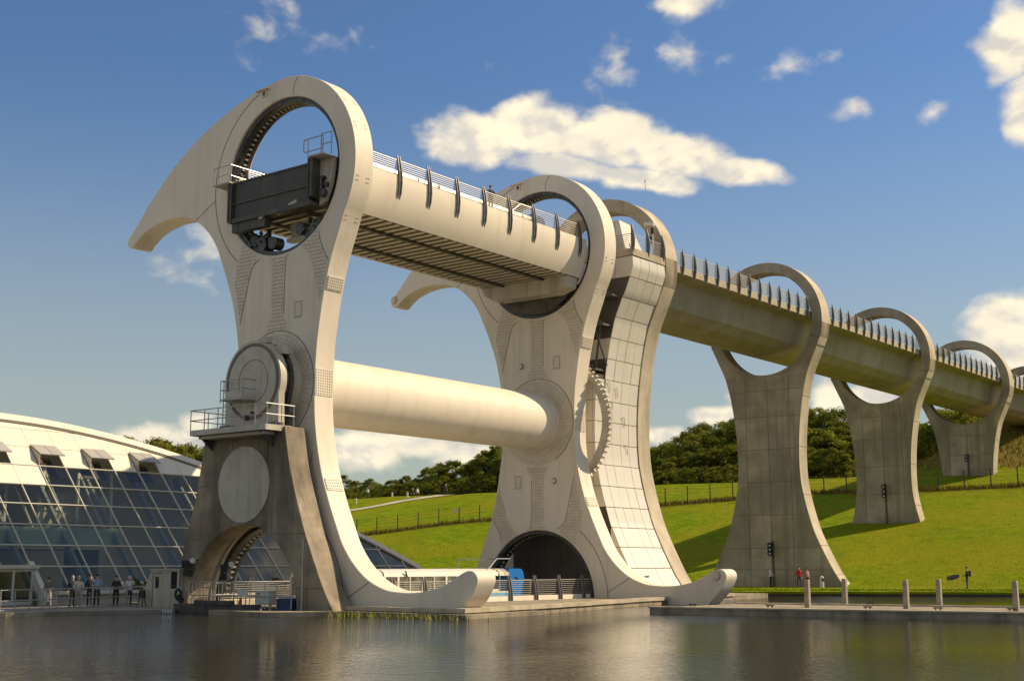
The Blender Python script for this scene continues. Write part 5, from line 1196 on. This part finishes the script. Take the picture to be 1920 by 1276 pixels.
# ------------------------------------------------------------------ bollards on the jetty, markers on the grass
bp = MB(); bp.add([(-.125, -.125, 0), (.125, -.125, 0), (.125, .125, 0), (-.125, .125, 0), (-.11, -.11, 1.36), (.11, -.11, 1.36), (.11, .11, 1.36), (-.11, .11, 1.36), (-.09, -.09, 1.40), (.09, -.09, 1.40), (.09, .09, 1.40), (-.09, .09, 1.40)], [(3, 2, 1, 0), (0, 1, 5, 4), (1, 2, 6, 5), (2, 3, 7, 6), (3, 0, 4, 7), (4, 5, 9, 8), (5, 6, 10, 9), (6, 7, 11, 10), (7, 4, 8, 11), (8, 9, 10, 11)])
bpm = bp.mesh('jetty_post', 'wood')
for i, (x, y, w) in enumerate([(24.3, 14.63, 'leftmost'), (24.0, 19.94, 'second from the left'), (28.96, 15.98, 'middle'), (29.1, 20.22, 'second from the right'), (34.5, 15.3, 'rightmost')]):
    o = link(bpy.data.objects.new('mooring_post', bpm)); o.location = (x, y, -11.9 + Z0); tag(o, 'square weathered mooring post on the jetty, %s of the five' % w, 'post', 'mooring posts on the jetty')
mk = MB(); mk.bar((0, 0, 0), (0, 0, .86), .17, 10, .15); mk.bar((0, 0, .86), (0, 0, .94), .15, 10, .06); mkm = mk.mesh('marker_post', 'sign')
mk2 = MB(); mk2.k = 0; mk2.bar((0, 0, 0), (0, 0, .9), .19, 12, .17); mk2.bar((0, 0, .9), (0, 0, 1.0), .17, 12, .05); mk2.k = 1; mk2.box(.1, -.2, .55, .2, .0, .8); mkm2 = mk2.mesh('marker_post', ['sign', 'black'])
for x, y, l in [(-116.5, 117, 'short white path bollard, leftmost on the lawn skyline'), (-102.3, 110.5, 'short white path bollard below the walker in a white shirt'), (-101.0, 118, 'short white path bollard on the skyline left of the walking pair'), (-93.8, 114.0, 'short white path bollard just left of the walking pair')]:
    o = link(bpy.data.objects.new('path_bollard', mkm)); o.location = (x, y, gz(x, y) + Z0); tag(o, l, 'bollard', 'bollards along the gravel path')
o = link(bpy.data.objects.new('path_bollard', mkm2)); o.location = (5.6, 57.4, gz(5.6, 57.4) + Z0); tag(o, 'white path bollard with dark slot at the foot of the first free pier', 'bollard')
ib = thing('information_board', 'dark oval information board tilted on a thin post in the grass', 'board', (16.5, 58.5, gz(16.5, 58.5)))
bx, by, bz = BASE[ib.name]
mb = MB(); mb.bar((bx, by, bz - .1), (bx, by, bz + .85), .045, 8); part('post', mb, 'frame', ib)
mb = MB(); n_ = 28; m3 = Matrix.Rotation(math.radians(-36), 3, 'Z') @ Matrix.Rotation(math.radians(28), 3, 'X'); vs = []
for dz in (-.03, .03):
    for i in range(n_): t = 2 * PI * i / n_; vs.append(Vector((bx, by, bz + .92)) + m3 @ Vector((.72 * math.cos(t), .42 * math.sin(t), dz)))
mb.add(vs, [[i, (i + 1) % n_, n_ + (i + 1) % n_, n_ + i] for i in range(n_)] + [list(range(n_))[::-1], list(range(n_, 2 * n_))]); part('board', mb, 'black', ib)

# ------------------------------------------------------------------ people
SK = {}
def person_mesh(pose, h, long_sleeve, legs):
    """one skin-modifier body: skeleton joints with a radius each"""
    V, E, Rad = [], [], []
    def j(p, r, par=None):
        V.append(p); Rad.append(r); i = len(V) - 1
        if par is not None: E.append((par, i))
        return i
    s = h / 1.75
    pel = j((0, 0, .95), .135); bel = j((0, .0, 1.08), .13, pel); ch = j((0, .01, 1.28), .15, bel); nk = j((0, .01, 1.47), .06, ch); hd = j((0, -.02, 1.57), .082, nk); ht = j((0, -.01, 1.68), .085, hd)
    nose = None
    for sgn in (-1, 1):
        st = {'stand': 0, 'walk': .22 * sgn, 'wide': .03 * sgn}[legs]
        hp = j((.09 * sgn, 0, .88), .10, pel); kn = j((.10 * sgn + (.03 * sgn if legs == 'wide' else 0), -st * .9 - .02, .50), .066, hp); an = j((.11 * sgn + (.05 * sgn if legs == 'wide' else 0), -st * 1.3 + .02, .09), .043, kn); j((.12 * sgn + (.05 * sgn if legs == 'wide' else 0), -st * 1.3 - .15, .04), .036, an)
        sh = j((.17 * sgn, .01, 1.40), .07, ch)
        if pose == 'arms_down': el, wr, tp = (.24 * sgn, .05, 1.12), (.25 * sgn, -.04, .87), (.25 * sgn, -.06, .79)
        elif pose == 'crossed': el, wr, tp = (.26 * sgn, -.04, 1.14), (.0 + .05 * sgn, -.22, 1.16), (-.06 * sgn, -.21, 1.17)
        elif pose == 'lean': el, wr, tp = (.27 * sgn, -.12, 1.16), (.20 * sgn, -.36, 1.10), (.17 * sgn, -.43, 1.09)
        elif pose == 'head': el, wr, tp = ((.27 * sgn, -.14, 1.24), (.10 * sgn, -.17, 1.50), (.06 * sgn, -.15, 1.58)) if sgn > 0 else ((.24 * sgn, .05, 1.12), (.25 * sgn, -.04, .87), (.25 * sgn, -.06, .79))
        else: el, wr, tp = (.25 * sgn, -.02, 1.13), (.14 * sgn, -.24, 1.03), (.09 * sgn, -.29, 1.02)
        e = j(el, .048, sh); w = j(wr, .033, e); d = (Vector(tp) - Vector(wr)).normalized(); a = d.cross(Vector((0, 1, 0.2))).normalized() if abs(d.y) < .9 else Vector((1, 0, 0)); pm = j(tuple(Vector(wr) + d * .06), .034, w)
        for q, L in ((-.03, .075), (-.01, .085), (.01, .082), (.03, .065)):
            f1 = j(tuple(Vector(wr) + d * (.09 + L * .45) + a * q), .0095, pm); j(tuple(Vector(wr) + d * (.09 + L) + a * q * .9), .008, f1)
        t1 = j(tuple(Vector(wr) + d * .08 + a * .048 * sgn), .011, pm); j(tuple(Vector(wr) + d * .125 + a * .055 * sgn), .009, t1)
    me = bpy.data.meshes.new('sk'); me.from_pydata([tuple(Vector(v) * s) for v in V], E, []); o = link(bpy.data.objects.new('sk', me))
    md = o.modifiers.new('s', 'SKIN'); 
    for i, r in enumerate(Rad): me.skin_vertices[0].data[i].radius = (r * s * (1.18 if i in (1, 2) else 1), r * s * (.85 if i in (0, 1, 2) else 1)); me.skin_vertices[0].data[i].use_root = (i == 0)
    md.use_smooth_shade = True; o.modifiers.new('u', 'SUBSURF').levels = 1; bpy.context.view_layer.update()
    out = bpy.data.meshes.new_from_object(o.evaluated_get(bpy.context.evaluated_depsgraph_get())); bpy.data.objects.remove(o)
    idx = []
    for p in out.polygons:
        c = p.center / s
        if c.z > 1.47 and abs(c.x) < .12: k = 0
        elif c.z < .10: k = 3
        elif c.z < .93 and abs(c.x) < .205 and c.z < .93: k = 2
        else:
            k = 1
            arm = abs(c.x) > .20 or c.y < -.17
            if arm and not long_sleeve and c.z < 1.2: k = 0
            if c.z < .92 and abs(c.x) > .2: k = 0
            if pose == 'arms_down' and c.z < .93 and abs(c.x) > .2: k = 0
            if pose == 'crossed' and c.y < -.2 and abs(c.x) < .1: k = 0
            if pose == 'lean' and c.y < -.36: k = 0
            if pose == 'head' and c.x > .02 and c.z > 1.44 and c.y < -.1: k = 0
            if pose == 'hold' and c.y < -.22: k = 0
        idx.append(k)
    for m in range(4): out.materials.append(None)
    out.polygons.foreach_set('material_index', idx); return out
def person(label, cat_group, x, y, z, face_deg, shirt, trousers, hair, pose='arms_down', h=1.73, long_sleeve=True, legs='stand', bag=None):
    key = (pose, h, long_sleeve, legs)
    if key not in SK: SK[key] = person_mesh(*key)
    me = SK[key].copy()
    for i, m in enumerate(('skin', shirt, trousers, 'black')): me.materials[i] = M[m]
    o = link(bpy.data.objects.new('person', me)); o.location = (x, y, z + Z0); o.rotation_euler = (0, 0, math.radians(face_deg)); BASE[o.name] = (x, y, z); tag(o, label, 'person', cat_group)
    s = h / 1.75; mb = MB(); vs = []                                    # hair cap, nose and ears
    for i in range(6):
        ph = PI / 2 * (1 - i / 5 * 1.12)
        for k in range(14):
            t = 2 * PI * k / 14; r = .105 * math.cos(ph) if ph > 0 else .105; vs.append((r * .92 * math.cos(t) * s, (r * math.sin(t) + .012 + (.02 if i > 3 else 0)) * s, (1.655 + .115 * math.sin(ph)) * s))
    mb.add(vs, [[14 * i + k, 14 * i + (k + 1) % 14, 14 * i + 14 + (k + 1) % 14, 14 * i + 14 + k] for i in range(5) for k in range(14)])
    put('hair', mb.mesh('hair', hair, (0, 0, 0), 60), o)
    mb = MB(); mb.bar((0, -.09 * s, 1.64 * s), (0, -.125 * s, 1.60 * s), .012 * s, 6, .018 * s)
    for sg_ in (-1, 1): mb.bar((sg_ * .085 * s, 0, 1.60 * s), (sg_ * .1 * s, 0, 1.65 * s), .018 * s, 6)
    put('nose_and_ears', mb.mesh('nose_and_ears', 'skin', (0, 0, 0), 50), o)
    if bag == 'backpack':
        mb = MB(); mb.prism([(-.15, 1.0), (.15, 1.0), (.16, 1.35), (.1, 1.45), (-.1, 1.45), (-.16, 1.35)], 'y', .15, .33); put('backpack', mb.mesh('backpack', 'navy'), o)
    return o
zp_ = -12.03
PPL = 'bystanders on the quay by the glass front'
person('older person in a grey top and pale trousers, leftmost at the quay railing', PPL, -11.9, -5.6, zp_, 60, 'greytop', 'paletrouser', 'hairbrown', 'hold', 1.62, True, 'wide')
person('grey haired person in a dark navy jacket, left in the group at the railing', PPL, -10.9, -4.75, zp_, 70, 'navy', 'charcoal', 'hairgrey', 'arms_down', 1.72)
person('person in a cream jacket and khaki trousers leaning at the railing', PPL, -10.15, -4.85, zp_, 55, 'creamshirt', 'khaki', 'hairgrey', 'lean', 1.70, True)
person('person in black half hidden behind the blue patterned shirt', PPL, -10.9, -3.6, zp_, 60, 'charcoal', 'charcoal', 'hairbrown', 'arms_down', 1.78)
person('person in a light blue short sleeved shirt with folded arms', PPL, -9.75, -3.95, zp_, 55, 'blueshirt', 'charcoal', 'hairbrown', 'crossed', 1.80, False)
person('person in a black jumper standing beside the blue shirted one', PPL, -9.3, -3.0, zp_, 60, 'charcoal', 'charcoal', 'hairbrown', 'hold', 1.72, True)
person('white haired person in a pale blouse holding a camera up, rightmost of the group', PPL, -9.6, -1.9, zp_, 60, 'whiteshirt', 'charcoal', 'hairwhite', 'head', 1.68, True)
person('person in dark clothes leaning on the rail of the upper gondola walkway', None, 3.75, 14.3, 12.34, 65, 'navy', 'navy', 'hairbrown', 'lean', 1.75)
person('person in a white shirt and dark trousers at the foot of the first free pier', None, .9, 57.2, gz(.9, 57.2), 95, 'whiteshirt', 'charcoal', 'hairgrey', 'hold', 1.75)
person('person in a red jacket and jeans walking past the first free pier', None, 3.9, 56.6, gz(3.9, 56.6), 40, 'redshirt', 'jeans', 'hairbrown', 'arms_down', 1.78, True, 'walk')
person('person in brown walking close behind the red jacket', None, 4.15, 57.6, gz(4.15, 57.6), 60, 'pinktop', 'charcoal', 'hairbrown', 'arms_down', 1.66, False, 'walk')
person('person with a dark jacket, jeans and backpack reading the information board', None, 17.6, 58.6, gz(17.6, 58.6), -80, 'navy', 'jeans', 'hairbrown', 'hold', 1.78, True, 'stand', 'backpack')
WK = 'walkers on the lawn beyond the wheel'
person('walker in a white shirt alone on the lawn skyline', WK, -104.5, 115.6, gz(-104.5, 115.6), 60, 'whiteshirt', 'charcoal', 'hairbrown', 'hold', 1.8)
person('dark dressed walker, left one of the pair on the gravel path', WK, -91.9, 113.2, gz(-91.9, 113.2), 70, 'navy', 'charcoal', 'hairwhite', 'arms_down', 1.75, True, 'walk')
person('pale shirted walker, right one of the pair on the gravel path', WK, -91.0, 113.4, gz(-91, 113.4), 70, 'whiteshirt', 'charcoal', 'hairgrey', 'arms_down', 1.8, True, 'walk')
person('walker in black alone farther along the gravel path', WK, -86.6, 115.4, gz(-86.6, 115.4), 60, 'charcoal', 'charcoal', 'hairwhite', 'arms_down', 1.8, True, 'walk')
